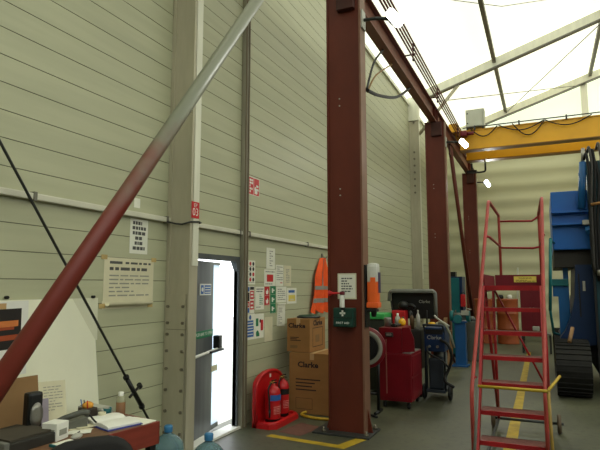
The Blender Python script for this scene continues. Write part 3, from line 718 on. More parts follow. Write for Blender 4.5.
# hi-vis vest on a hook
t = thing('hi_vis_vest', 'orange hi-vis vest with grey bands hanging beside the first column', 'vest', (WX+.03,8.35,1.25))
def vest_pt(u, z):     # u -1..1 across, z height
    top = 2.17; k = (top-z)/.88
    w = .10+.36*min(1, k*1.7) if k < .35 else .315+.10*(k-.35)
    y = 8.36+u*w*1.12-.10*k; x = WX+.03+.05*math.sin(3.2*u*PI+z*3)*min(1,k*1.5)+.05*(1-u*u)
    return (x, y, z)
b = MB(); N, K = 24, 22; vs = []
for i in range(K+1):
    z = 2.17-.88*i/K
    for j in range(N+1):
        u = -1+2*j/N; dz = -.035*(1 if i == K else 0)*math.sin(j*.9); vs.append(vest_pt(u, z+dz))
fs = []; 
b.add(vs, [[i*(N+1)+j, i*(N+1)+j+1, (i+1)*(N+1)+j+1, (i+1)*(N+1)+j] for i in range(K) for j in range(N)], 0, True)
body = b.build('fabric', ORANGE, t)
for z0, z1 in ((1.70,1.64), (1.50,1.43)):
    b = MB(); vs = []
    for z in (z0, z1):
        for j in range(N+1):
            p = Vector(vest_pt(-1+2*j/N, z)); vs.append(p+Vector((.008,0,0)))
    b.add(vs, [[j, j+1, N+2+j, N+1+j] for j in range(N)], 0, True); b.build('reflective_band', REFL, t)
b = MB(); vs = []
for i in range(12):
    z = 2.15-.5*i/11
    for u in (-.42,-.30): p = Vector(vest_pt(u, z)); vs.append(p+Vector((.007,0,0)))
b.add(vs, [[2*i,2*i+1,2*i+3,2*i+2] for i in range(11)], 0, True); b.build('reflective_band', REFL, t)
b = MB(); b.bx(WX+.002,WX+.02,8.37,8.43,2.13,2.25,0,.004); b.tube([(WX+.02,8.4,2.18), (WX+.09,8.4,2.17), (WX+.1,8.4,2.21)], .008, 6, fillet=.02)
tag(b.build('coat_hook', STEEL, loc=(WX+.01,8.4,2.17)), 'metal wall hook holding the orange vest', 'hook')

# ------------------------------------------------------------------ things on the nearest column
FY = 6.016   # web face of the near column
s = Sheet((-2.262,FY-.003,1.545), X, Z, .235, .305, 8); s.b.v = s.b.v
s.rect(.06,.94,.05,.95,0); s.lines(.25,.85,6,1,.2,.8,.5); s.done('column_notice', 'paper notice taped to the first red column above the first aid box', 'notice')
t = thing('air_horn', 'white air horn with red trumpet standing on the first aid box', 'horn', (-2.185,5.95,1.446))
b = MB(); b.lathe([(.001,0),(.028,0),(.03,.01),(.03,.12),(.02,.14),(.012,.15),(.001,.15)], (-2.185,5.95,1.446), 16); b.build('canister', WHT, t)
b = MB(); b.bx(-2.21,-2.155,5.93,5.97,1.595,1.635,0,.008); b.build('valve_head', DRED, t)
b = MB(); b.lathe([(.008,0),(.012,.05),(.016,.1),(.034,.14),(.036,.145)], (-2.205,5.95,1.616), 14, axis=(-1,0,-.02)); b.build('trumpet', SIGN_R, t)
t = thing('first_aid_box', 'dark green first aid box with white cross on the first red column', 'first aid box', (-2.155,5.95,1.225))
b = MB(); b.bx(-2.277,-2.03,5.89,6.014,1.225,1.445,0,.012); bd = b.build('case', FAID, t)
b = MB(); b.bx(-2.279,-2.028,5.886,5.9,1.33,1.336,0); b.bx(-2.18,-2.13,5.882,5.892,1.42,1.45,0,.003); b.build('lid_seam', BLK, t)
b = MB(); cx, cz = -2.16, 1.385
b.bx(cx-.011,cx+.011,5.887,5.8895,cz-.034,cz+.034); b.bx(cx-.034,cx+.034,5.887,5.8895,cz-.011,cz+.011); b.build('white_cross', WHT, bd)
b = MB(); b.text('FIRST AID', .036, (cx,5.889,1.272), X, Z, 0, sx=1.05); b.build('lettering', WHT, bd)
t = thing('soap_dispenser', 'orange hand cleaner bottle hanging upside down on the right side of the first column', 'dispenser', (-1.85,6.1,1.4))
b = MB(); b.bx(-1.934,-1.915,6.02,6.18,1.22,1.95,0,.006); b.bx(-1.915,-1.80,6.04,6.16,1.40,1.43,0,.006); b.build('bracket', BLK, t)
b = MB(); rf = lambda z0, z1, m: b.bx(-1.912,-1.775,6.03,6.17,z0,z1,m,.045)
rf(1.47,1.80,0); rf(1.70,1.97,1); bt = b.build('bottle', [GEL, CLEAR_P], t)
b = MB(); b.bx(-1.774,-1.770,6.06,6.15,1.62,1.86,0,.001); b.bx(-1.86,-1.80,6.024,6.031,1.62,1.80,1,.001); b.build('bottle_label', [mat('bottle_label_purple', (76,60,96), .5), GEL], bt)
b = MB(); b.bx(-1.915,-1.77,6.025,6.175,1.445,1.51,0,.015); b.build('collar', GEL, t)
b = MB(); b.cyl((-1.845,6.1,1.44), (-1.845,6.1,1.34), .045, .025, m=0); b.build('nozzle', BLK, t)

# ------------------------------------------------------------------ hose reel, green lidded bin, red cart, parts washer, welder
t = thing('hose_reel', 'red hose reel with pale grey rim between the first column and the red cart', 'hose reel', (-2.22,7.15,0))
c = Vector((-2.27,7.1,.865))
b = MB(); b.lathe([(.05,.0),(.272,.0),(.28,.012),(.272,.03),(.05,.03)], c, 32, axis=(.15,-1,0)); b.build('drum_flange', RED_CART, t)
b = MB(); b.lathe([(.175,.032),(.19,.045),(.225,.045),(.235,.034)], c, 32, axis=(.15,-1,0)); b.build('white_rim', mat('rim_grey', (150,150,136), .5), t)
b = MB()
for k in range(6): b.tube([c+Vector((.15,-1,0)).normalized()*(.04+.006*(k%2))+Vector((math.cos(a*PI/14)*(.07+.019*k), math.cos(a*PI/14)*(.07+.019*k)*.15, math.sin(a*PI/14)*(.07+.019*k))) for a in range(28)], .012, 6, closed=True)
b.build('wound_hose', BLK_R, t)
b = MB(); b.cyl(c, c+Vector((.02,-.1,0)), .035, n=12); b.tube([c+Vector((.02,-.1,0)), c+Vector((.03,-.1,.05)), c+Vector((.05,-.12,-.12))], .01, 6, fillet=.03); b.build('hub_crank', GRY, t)
b = MB()
for x in (-2.40,-2.10): b.tube([(x,7.12,.86), (x-.02,7.16,.0)], .022, 8)
b.tube([(-2.42,7.0,.02), (-2.42,7.3,.02)], .022, 8); b.tube([(-2.12,7.0,.02), (-2.12,7.3,.02)], .022, 8); b.tube([(-2.4,7.12,.86), (-2.1,7.12,.86)], .022, 8); b.tube([(-2.42,7.16,.25), (-2.12,7.16,.25)], .018, 8); b.build('frame', BLK, t)
b = MB(); b.tube([(-2.28,7.04,.66), (-2.27,7.03,.3), (-2.3,7.05,.06), (-2.2,6.95,.02), (-2.05,6.85,.018)], .014, 8, fillet=.08); b.build('loose_hose', BLK_R, t)

t = thing('waste_bin', 'black bin with bright green lid behind the red cart', 'bin', (-2.53,8.55,0))
b = MB(); b.prism([(-2.68,8.35,.06), (-2.38,8.35,.06), (-2.36,8.35,1.18), (-2.72,8.35,1.18)], (0,.45,0)); b.build('body', mat('bin_black', (44,52,44), .5), t)
b = MB(); b.bx(-2.73,-2.35,8.32,8.82,1.17,1.26,0,.02); b.build('lid', GREENB, t)
for x in (-2.64,-2.42):
    b = MB(); b.cyl((x-.02,8.72,.06), (x+.02,8.72,.06), .06); b.build('wheel', BLK_R, t)

t = thing('tool_cart', 'red wheeled tool cabinet with a raised flap, right of the first column', 'cart', (-1.97,7.85,0))
b = MB(); b.bx(-2.2,-1.745,7.5,8.18,.10,.755,0,.008); b.bx(-2.2,-1.87,7.5,8.1,.755,1.11,0,.008); b.bx(-1.86,-1.75,7.52,8.16,.756,.762,1)
cb = b.build('cabinet', [RED_CART, GRY], t)
b = MB(); b.prism([(-1.865,7.50,.775), (-1.69,7.50,.79), (-1.70,7.50,.97), (-1.76,7.50,1.12), (-1.865,7.50,1.12)], (0,.025,0)); b.build('raised_flap', RED_CART, t)
b = MB(); b.bx(-2.19,-1.755,7.488,7.499,.14,.74,0,.003); dd_ = b.build('door', RED_CART, t)
b = MB(); b.bx(-2.10,-2.085,7.475,7.489,.2,.95,0,.003); b.build('edge_strip', mat('worn_strip', (150,92,80), .5), dd_)
b = MB(); b.bx(-2.10,-1.99,7.472,7.50,.985,1.045,0,.006); b.bx(-2.08,-2.01,7.465,7.475,1.0,1.03,1,.003); b.build('latch', [DGRY, STEEL], t)
b = MB(); b.bx(-1.744,-1.735,7.54,8.14,.14,.42,0,.003); b.build('side_drawer', RED_CART, t)
b = MB(); b.bx(-1.744,-1.735,7.54,8.14,.45,.72,0,.003); b.build('side_drawer', RED_CART, t)
for x in (-2.14,-1.80):
    for y in (7.56,8.1):
        b = MB(); b.cyl((x-.016,y,.045), (x+.016,y,.045), .045, n=14, m=0); b.bx(x-.024,x+.024,y-.02,y+.03,.07,.105,1); b.build('caster', [BLK_R, GRY], t)

t = thing('parts_washer', 'dark parts washer with big raised black lid behind the red cart', 'washer', (-2.05,8.7,0))
b = MB(); b.bx(-2.33,-1.79,8.42,9.0,.42,1.02,0,.015)
for x in (-2.3,-1.83):
    for y in (8.46,8.95): b.bx(x-.025,x+.025,y-.025,y+.025,0,.42)
b.build('tank', mat('washer_dark', (40,40,38), .5), t)
b = MB(); b.prism([(-2.40,8.98,1.16), (-1.68,8.98,1.16), (-1.66,8.98,1.56), (-1.69,8.98,1.60), (-2.37,8.98,1.60), (-2.40,8.98,1.56)], (0,.045,0)); 
b.tube([(-2.42,8.90,1.45), (-2.42,8.93,1.58), (-2.38,8.93,1.62), (-1.69,8.93,1.62), (-1.65,8.93,1.58), (-1.64,8.90,1.2)], .03, 8, 1, fillet=.05); b.bx(-2.4,-1.66,8.83,8.99,1.585,1.63,1,.015)
b.text('Clarke', .07, (-1.84,8.978,1.44), X, Z, 2); b.build('lid', [BLK, GRY, LGRY], t)
b = MB(); b.tube([(-2.40,8.95,1.45), (-2.34,8.95,1.02)], .014, 6); b.build('lid_stay', BLK, t)
b = MB(); b.tube([(-1.80,8.95,1.3), (-1.80,8.95,1.02)], .014, 6); b.build('lid_stay', BLK, t)
b = MB(); b.tube([(-2.02,8.8,1.02), (-2.02,8.8,1.25), (-2.0,8.65,1.3), (-2.0,8.6,1.2)], .018, 8, fillet=.06); b.build('spout', DGRY, t)

def bottle(x, y, z, h, r, m, capm, label, cat='bottle', name='bottle', g='bottles and cans on the parts washer'):
    t = thing(name, label, cat, (x,y,z), group=g)
    b = MB(); b.lathe([(.001,0),(r,0),(r,h*.62),(r*.8,h*.74),(r*.35,h*.84),(r*.35,h*.88),(.001,h*.88)], (x,y,z), 14); b.build('body', m, t)
    b = MB(); b.lathe([(r*.42,h*.86),(r*.42,h),(.001,h)], (x,y,z), 12); b.build('cap', capm, t); return t
bottle(-2.19,8.55,1.022,.24,.045,LGRY,WHT,'pale grey spray bottle standing left on the parts washer')
bottle(-2.09,8.50,1.022,.19,.04,CLEAR_P,DGRY,'clear bottle with dark cap beside the pale grey spray bottle')
bottle(-1.95,8.52,1.022,.26,.035,mat('can_brown', (96,72,44), .4),BLK,'slim brown can in the middle of the parts washer')
bottle(-1.85,8.50,1.022,.3,.032,LGRY,STEEL,'tall pale spray can in front of the black lid')
t = thing('fuel_can', 'red can on the left of the parts washer, under the black lid', 'can', (-2.24,8.8,1.02)); b = MB(); b.bx(-2.33,-2.1,8.72,8.90,1.022,1.3,0,.02); b.build('body', SIGN_R, t); b = MB(); b.tube([(-2.32,8.715,1.24), (-2.32,8.69,1.24), (-2.32,8.69,1.1), (-2.32,8.715,1.1)], .01, 8, fillet=.02); b.build('handle', BLK, t)
t = thing('power_tool', 'black round power tool lying on the red can', 'tool', (-2.15,8.75,1.36)); b = MB(); b.sphere((-2.15,8.80,1.378), .085, 0, (1.1,1,.9)); b.build('motor', BLK, t); b = MB(); b.tube([(-2.1,8.80,1.38), (-2.0,8.80,1.39), (-1.96,8.80,1.33)], .03, 8, fillet=.05); b.build('grip', BLK, t)
t = thing('grease_pot', 'round yellow grease pot on top of the red cart', 'pot', (-1.97,7.95,1.112)); b = MB(); b.lathe([(.001,0),(.045,0),(.056,.03),(.056,.06),(.045,.085),(.02,.1),(.001,.102)], (-1.97,7.95,1.112), 16); b.build('pot', YELB, t); b = MB(); b.cyl((-1.97,7.95,1.212), (-1.97,7.95,1.225), .018); b.build('knob', YELB, t)
b = MB(); b.lathe([(.001,0),(.05,0),(.055,.12),(.05,.13),(.045,.02),(.001,.02)], (-2.12,7.7,1.112), 14); tag(b.build('steel_mug', STEEL, loc=(-2.12,7.7,1.112)), 'shiny metal mug on the left of the red cart top', 'mug')
b = MB(); b.bx(-2.06,-1.96,7.62,7.86,1.112,1.15,0,.012); b.cyl((-2.01,7.6,1.13), (-2.01,7.7,1.13), .03); tag(b.build('drill', BLK, loc=(-2.01,7.7,1.112)), 'black power drill lying on the red cart top', 'tool')
b = MB(); b.bx(-1.85,-1.77,7.6,7.75,.763,.785,0,.004); tag(b.build('metal_tray', STEEL, loc=(-1.81,7.68,.763)), 'small steel parts tray on the low ledge of the red cart', 'tray')

t = thing('welder', 'blue welding set on a wheeled trolley with black hoses, right of the red cart', 'welder', (-1.6,8.55,0))
b = MB(); b.bx(-1.80,-1.50,8.28,8.78,.72,1.08,0,.02); bd = b.build('power_unit', BLUE_D, t)
b = MB(); b.text('Clarke', .08, (-1.65,8.279,.93), X, Z, 0); b.build('lettering', LGRY, bd)
b = MB(); b.bx(-1.78,-1.52,8.272,8.28,.98,1.05,0,.003); b.build('control_panel', BLK, bd)
for x in (-1.72,-1.6): b = MB(); b.cyl((x,8.27,.80), (x,8.24,.80), .02, n=12); b.build('socket', STEEL, bd)
b = MB(); b.bx(-1.79,-1.51,8.3,8.95,.12,.16,0,.006); b.bx(-1.76,-1.54,8.35,8.6,.16,.62,0,.03)
for x in (-1.79,-1.51): b.tube([(x,8.32,.16), (x,8.32,1.0), (x,8.2,1.12)], .016, 8, fillet=.05)
b.tube([(-1.79,8.2,1.12), (-1.51,8.2,1.12)], .016, 8); b.build('trolley_frame', mat('trolley_dark', (38,46,54), .5), t)
b = MB(); b.lathe([(.001,0),(.1,0),(.105,.02),(.105,.5),(.06,.58),(.03,.6),(.03,.66),(.001,.66)], (-1.65,8.75,.16), 18); b.build('gas_cylinder', GRY, t)
for x in (-1.84,-1.46):
    b = MB(); b.lathe([(.02,-.02),(.05,-.02),(.06,-.01),(.1,-.022),(.115,0),(.1,.022),(.06,.01),(.05,.02),(.02,.02)], (x,8.42,.115), 20, axis=(1,0,0)); b.build('wheel', BLK_R, t)
b = MB(); b.tube([(-1.55,8.25,.9), (-1.42,8.15,.86), (-1.38,8.2,.66), (-1.46,8.3,.45), (-1.52,8.2,.32), (-1.36,8.1,.26)], .022, 8, fillet=.1); b.build('torch_hose', BLK_R, t)
b = MB(); b.tube([(-1.75,8.24,.80), (-1.72,8.12,.72), (-1.5,8.1,.62), (-1.42,8.12,.52)], .014, 8, fillet=.06); b.build('earth_lead', BLK_R, t)
b = MB(); b.tube([(-1.60,8.5,1.08), (-1.62,8.5,1.14), (-1.52,8.45,1.13), (-1.44,8.4,1.0), (-1.38,8.4,.78)], .02, 8, fillet=.06); b.build('hose', mat('hose_grey', (120,118,100), .5), t)
b = MB(); b.tube([(-1.46,8.5,1.09), (-1.66,8.6,1.2), (-1.7,8.62,1.24)], .014, 6); b.sphere((-1.74,8.6,1.11), .05, 1, (1.2,1,.6)); b.build('torch', [LGRY, YELB], t)
t.location += Vector((.10,-.08,0))
b = MB(); b.sphere((-1.50,8.52,1.117), .06, 0, (1.4,1,.6)); tag(b.build('rag', PAPER_Y, loc=(-1.50,8.52,1.081)), 'crumpled cream rag on the blue welding set', 'rag')

# timber leaning on the second column
for k, (xb, xt, h, w, lab, m) in enumerate(((-2.10,-2.06,1.0,.08,'tallest plank leaning on the base of the second column', PLANK), (-2.0,-1.97,.72,.07,'middle plank leaning on the right side of the second column', PLANK), (-1.965,-1.96,.5,.075,'short wide pale board leaning right of the second column', CARD))):
    yb = 11.84 if k == 0 else 11.95; b = MB()
    b.prism([(xb,yb,0), (xb+w,yb,0), (xt+w,yb+.22,h), (xt,yb+.22,h)], (0,.03,.008)); tag(b.build('plank', m, loc=(xb,yb,0)), lab, 'plank', 'timber at the second column')
b = MB(); b.bx(-1.74,-1.5,13.8,14.1,0,.32,0,.01); tag(b.build('cardboard_carton', CARD, loc=(-1.62,13.95,0)), 'small cardboard carton on the floor behind the blue grinder stand', 'box')

# bench grinder on blue pedestal
t = thing('bench_grinder', 'bench grinder on a tall blue pedestal', 'grinder', (-1.70,12.0,0))
b = MB(); b.bx(-1.81,-1.59,11.9,12.1,.02,.92,0,.008); b.bx(-1.88,-1.55,11.82,12.18,0,.03,0,.004); b.bx(-1.85,-1.55,11.85,12.15,.92,.95,0,.004); b.build('pedestal', BLUE_S, t)
b = MB(); b.cyl((-1.84,12.0,1.05), (-1.56,12.0,1.05), .075, n=18); b.build('motor', GRY, t)
for x in (-1.87,-1.53):
    b = MB(); b.cyl((x-.035,12.0,1.05), (x+.035,12.0,1.05), .12, n=22); b.build('wheel_guard', TEAL, t)
b = MB(); b.cyl((-1.73,11.82,1.0), (-1.73,11.9,1.0), .09, n=18); b.cyl((-1.73,11.80,1.0), (-1.73,11.83,1.0), .04, n=12); b.build('wheel', mat('teal_wheel', (40,120,128), .45), t)
b = MB(); b.bx(-1.66,-1.50,11.86,11.9,1.08,1.18,0,.006); b.tube([(-1.6,11.9,1.12), (-1.55,11.95,1.22), (-1.45,11.9,1.2)], .012, 6); b.build('eye_shield', LGRY, t)
t = thing('tool_box', 'red canister standing on the locker side behind the grinder', 'tool box', (-1.82,13.4,1.2))
t['label'] = 'small red tool box on a bracket beside the teal locker'
b = MB(); b.bx(-1.87,-1.76,13.36,13.449,1.2,1.5,0,.02); b.build('body', SIGN_R, t); b = MB(); b.tube([(-1.85,13.4,1.5), (-1.85,13.4,1.54), (-1.78,13.4,1.54), (-1.78,13.4,1.5)], .008, 6, fillet=.02); b.build('handle', BLK, t)
# teal locker, grey bin
t = thing('locker', 'tall teal metal locker between the second and farthest columns', 'locker', (-2.15,13.75,0))
b = MB(); b.bx(-2.5,-1.83,13.45,14.0,.06,1.93,0,.006); b.build('body', BLUE_D, t)
b = MB(); b.bx(-2.48,-1.90,13.43,13.45,.08,1.9,0,.004); d_ = b.build('door', TEAL, t)
b = MB(); b.bx(-2.02,-1.99,13.41,13.43,1.0,1.12,0,.004); b.build('handle', STEEL, d_)
b = MB(); b.bx(-2.49,-1.84,13.46,13.99,0,.06); b.build('plinth', BLK, t)
b = MB(); b.bx(-2.25,-2.0,13.55,13.8,1.932,2.05,0,.01); tag(b.build('storage_case', BLK, loc=(-2.1,13.7,1.932)), 'small black case on top of the teal locker', 'case')
t = thing('scrap_bin', 'grey rubbish bin heaped with scrap, right of the grinder pedestal', 'bin', (-1.62,12.95,0))
b = MB(); b.lathe([(.001,.0),(.19,.0),(.2,.02),(.225,.88),(.235,.9),(.215,.9),(.19,.1),(.001,.1)], (-1.60,13.0,0), 22); b.build('body', GRY, t)
for sx in (-1, 1):
    b = MB(); b.tube([(-1.60+sx*.22,12.95,.72), (-1.60+sx*.26,12.98,.72), (-1.60+sx*.26,13.04,.72), (-1.60+sx*.22,13.07,.72)], .01, 6); b.build('handle', DGRY, t)
for x, y, z, r, m, lab in ((-1.68,12.9,.90,.07,LGRY,'pale crumpled ball of scrap on the left of the grey bin'), (-1.55,12.92,.89,.08,BLK,'black lump of scrap on the right of the grey bin'), (-1.60,13.06,.93,.08,GRY,'grey lump of scrap at the back of the grey bin')):
    b = MB(); b.sphere((x,y,z), r, 0, (1.2,1,.8)); 
    b.v = [v+Vector((math.sin(v.z*90)*.012, math.cos(v.x*80)*.012, math.sin(v.y*70)*.012)) for v in b.v]
    tag(b.build('scrap', m, loc=(x,y,z)), lab, 'scrap', 'scrap in the grey bin')

# far end: drums, dark red cabinet, pole, bench
for x, lab in ((-1.70,'left one of two orange drums at the far wall, seen through the ladder'), (-1.06,'right one of two orange drums at the far wall, seen through the ladder')):
    t = thing('oil_drum', lab, 'drum', (x,17.2,0), group='orange drums')
    b = MB(); b.lathe([(.001,0),(.3,0),(.31,.02),(.3,.05),(.3,.42),(.312,.44),(.3,.46),(.3,.86),(.312,.88),(.3,.9),(.3,1.26),(.31,1.29),(.3,1.32),(.29,1.29),(.001,1.29)], (x,17.2,0), 26); b.build('body', DRUM, t)
    b = MB(); b.cyl((x+.15,17.1,1.29), (x+.15,17.1,1.33), .035); b.cyl((x-.12,17.3,1.29), (x-.12,17.3,1.32), .02); b.build('bung', STEEL, t)
for x, z, m, lab in ((-1.7,1.32,LGRY,'pale tin on the left orange drum'), (-1.22,1.32,BLK,'dark tin on the right orange drum'), (-.98,1.32,WHT,'white tin on the right orange drum')):
    b = MB(); b.lathe([(.001,0),(.07,0),(.07,.12),(.05,.15),(.001,.15)], (x,17.15,1.29), 14); tag(b.build('tin', m, loc=(x,17.15,1.29)), lab, 'tin', 'tins on the orange drums')
t = thing('steel_cabinet', 'dark red steel cabinet at the far wall, seen between the ladder treads', 'cabinet', (-.4,18.3,0))
b = MB(); b.bx(-.72,-.08,18.0,18.5,.32,1.66,0,.006); b.build('body', DRED, t)
for x0, x1 in ((-.71,-.41), (-.39,-.09)):
    b = MB(); b.bx(x0,x1,17.985,18.0,.35,1.63,0,.003); d_ = b.build('door', DRED, t); b = MB(); xx = x1-.04 if x0 < -.5 else x0+.04; b.bx(xx-.01,xx+.01,17.97,17.985,.95,1.05); b.build('handle', STEEL, d_)
for x in (-.68,-.12):
    for y in (18.04,18.46): b = MB(); b.bx(x-.03,x+.03,y-.03,y+.03,0,.32); b.build('leg', BLK, t)
b = MB(); b.tube([(-.86,17.9,0), (-.80,19.2,2.3)], .028, 8); b.cyl((-.861,17.88,0), (-.86,17.9,.05), .036); tag(b.build('leaning_pole', LGRY, loc=(-.86,17.9,0)), 'pale pole leaning beside the dark red cabinet', 'pole')
t = thing('low_bench', 'low dark bench in front of the dark red cabinet', 'bench', (-.25,15.2,0))
b = MB(); b.bx(-.62,.1,14.95,15.4,.46,.50,0,.006); b.build('top', GRY, t)
for x in (-.58,.06):
    for y in (15.0,15.35): b = MB(); b.bx(x-.025,x+.025,y-.025,y+.025,0,.46); b.build('leg', DGRY, t)
t = thing('bench_vice', 'pale metal vice on the low bench', 'vice', (-.26,15.15,.5)); b = MB(); b.bx(-.32,-.20,15.1,15.3,.50,.56,0,.008); b.bx(-.34,-.18,15.08,15.13,.56,.66,0,.008); b.bx(-.34,-.18,15.18,15.24,.56,.66,0,.008); b.build('jaws', LGRY, t); b = MB(); b.cyl((-.26,15.08,.58), (-.26,14.98,.58), .015); b.tube([(-.32,14.98,.58), (-.2,14.98,.58)], .008, 6); b.build('screw', STEEL, t)

# ------------------------------------------------------------------ red mobile platform ladder
t = thing('platform_ladder', 'red mobile platform ladder with handrails and yellow lever', 'ladder', (-.3,5.9,0))
XL, XRt = -.555, -.05
for x in (XL-.012, XRt+.012):
    b = MB(); b.prism([(x-.012,4.47,.05), (x-.012,4.56,.05), (x-.012,5.78,1.70), (x-.012,5.67,1.70)], (.024,0,0)); b.build('stringer', RED_LAD, t)
for k in range(1, 8):
    z = .2125*k; y = 4.50+.151*k
    b = MB(); b.bx(XL,XRt,y-.02,y+.17,z-.012,z,0); b.bx(XL,XRt,y-.024,y-.012,z-.034,z+.003,1); b.bx(XL,XRt,y+.16,y+.17,z-.034,z,1); b.build('tread', [GRIP, RED_LAD], t)
b = MB(); b.bx(XL-.02,XRt+.02,5.70,7.0,1.685,1.70,0); b.bx(XL-.02,XRt+.02,5.69,5.705,1.655,1.705,1); b.bx(XL-.02,XL-.005,5.7,7.0,1.64,1.70,1); b.bx(XRt+.005,XRt+.02,5.7,7.0,1.64,1.70,1); b.build('platform', [GRIP, RED_LAD], t)
b = MB(); b.bx(XL,XRt,6.97,6.99,1.70,1.835); b.bx(XL-.022,XL-.008,5.78,6.99,1.70,1.82); b.bx(XRt+.008,XRt+.022,5.78,6.99,1.70,1.82); tb = b.build('toe_board', DRED, t)
s = Sheet((-.34,6.968,1.745), X, Z, .25, .07, 6); s.text('WARNING', .5, .68, .03, 9); s.lines(.08,.45,2,9,.08,.92); s.b.build('warning_sticker', NM, tb)
for x, xt, xr in ((-.60,-.487,-.485), (-.04,.012,-.03)):
    b = MB(); b.tube([(x,4.74,.10), (x,4.74,.82), (xt,5.70,2.57), (xr,6.97,2.57), (xr,6.99,2.5), (xr,6.99,1.7)], .0165, 10, fillet=.06); b.build('handrail', RED_LADP, t)
    b = MB(); b.tube([(xt+(x-xt)*.215,5.49,2.19), (xt,5.6,2.19), (xr,6.97,2.19)], .013, 8); b.build('mid_rail', RED_LAD, t)
    b = MB(); b.tube([(x,4.80,.93), (x*.96+xr*.04,5.02,.90)], .011, 8); b.build('rail_bracket', RED_LAD, t)
    b = MB(); b.tube([((XL-.03 if x < -.3 else XRt+.03),6.99,1.69), ((XL-.03 if x < -.3 else XRt+.03),7.02,.12)], .0165, 8); b.build('rear_leg', RED_LAD, t)
    b = MB(); b.tube([((XL-.01 if x < -.3 else XRt+.01),5.8,1.66), ((XL-.02 if x < -.3 else XRt+.02),6.94,.14)], .0165, 8); b.build('strut', RED_LAD, t)
    b = MB(); xx = XL-.03 if x < -.3 else XRt+.03; b.tube([(xx,4.5,.07), (xx,7.03,.11)], .018, 8); b.build('base_rail', DGRY, t)
    b = MB(); b.cyl((xx,4.5,.0), (xx,4.5,.08), .024, .02); b.build('rubber_foot', BLK_R, t)
for z in (2.50, 2.17):
    b = MB(); b.tube([(-.485,6.99,z), (-.11,6.99,z-.015), (-.03,6.99,z+(.04 if z > 2.3 else 0))], .013, 8); b.build('rear_rail', RED_LAD, t)
b = MB(); b.tube([(XL-.02,7.0,1.66), (XRt+.02,7.01,.5)], .013, 8); b.build('cross_brace', RED_LAD, t)
b = MB(); b.tube([(-.66,7.05,.11), (.12,7.05,.11)], .016, 8); b.build('axle', DGRY, t)
for x in (-.645,.075):
    b = MB(); b.lathe([(.012,-.022),(.05,-.022),(.07,-.02),(.095,-.022),(.108,-.01),(.108,.01),(.095,.022),(.07,.02),(.05,.022),(.012,.022)], (x,7.05,.108), 22, axis=(1,0,0)); b.build('wheel', mat('wheel_brown', (92,76,58), .6), t)
b = MB(); b.tube([(-.535,4.62,.893), (-.02,4.62,.893)], .0125, 8, 0); b.tube([(-.02,4.62,.893), (.075,5.0,.955)], .012, 8, 0); b.build('lever', YPAINT, t)
b = MB(); b.tube([(-.535,4.62,.893), (-.60,4.62,.09)], .012, 8, 0); b.build('lever_post', GRY, t)
b = MB(); b.tube([(-.015,4.62,.893), (.0,4.62,.09)], .012, 8, 0); b.build('lever_post', mat('lever_yellow', (156,126,54), .5), t)

# ------------------------------------------------------------------ blue crawler rig at the right
t = thing('crawler_rig', 'large blue tracked rig with hydraulic hoses at the right edge', 'machine', (1.2,10.6,0))
b = MB(); b.bx(.155,2.6,9.82,12.2,2.30,3.28,0,.015); b.build('housing', BLUE, t)
for z in (2.93, 2.73):
    b = MB(); b.bx(.15,2.6,9.70,9.83,z-.03,z,0,.004); b.build('ledge', BLUE, t)
b = MB(); b.bx(.16,2.6,9.95,12.1,2.01,2.30,0,.01); b.build('underframe', mat('underframe_brown', (46,42,34), .6), t)
b = MB(); b.bx(.09,.37,10.15,10.25,1.70,1.82,0,.01); b.build('teal_beam', TEAL, t)
b = MB(); b.bx(.12,.37,10.2,10.32,1.52,1.70,0); b.bx(.29,.37,10.2,10.3,1.82,2.05,0); b.bx(.20,.37,10.21,10.31,.80,1.55,0,.01); b.build('side_bracket', BLUE_M, t)
b = MB(); cv = [(.47,2.05),(.46,1.9),(.45,1.72),(.435,1.52),(.40,1.32),(.345,1.14),(.28,.98),(.20,.86),(.16,.78),(.16,.74),(.62,.74),(.95,.8),(.95,2.05)]
b.prism([(x,9.9,z) for x, z in cv], (0,1.6,0)); b.build('counterweight', BLUE_D, t)
b = MB(); b.bx(.72,2.5,9.6,11.9,.28,2.0,0,.03); b.build('cab_side', TEAL_D, t)
b = MB(); b.bx(.70,.735,9.57,9.62,.3,2.0,0); b.bx(.50,.52,9.88,9.9,1.2,1.9,0); b.bx(.56,.60,9.87,9.9,1.62,1.78,1,.004); b.build('panel_trim', [BLK, LGRY], t)
b = MB(); b.bx(.62,2.4,10.0,12,.55,.75,0); b.build('turntable', TRACK, t)
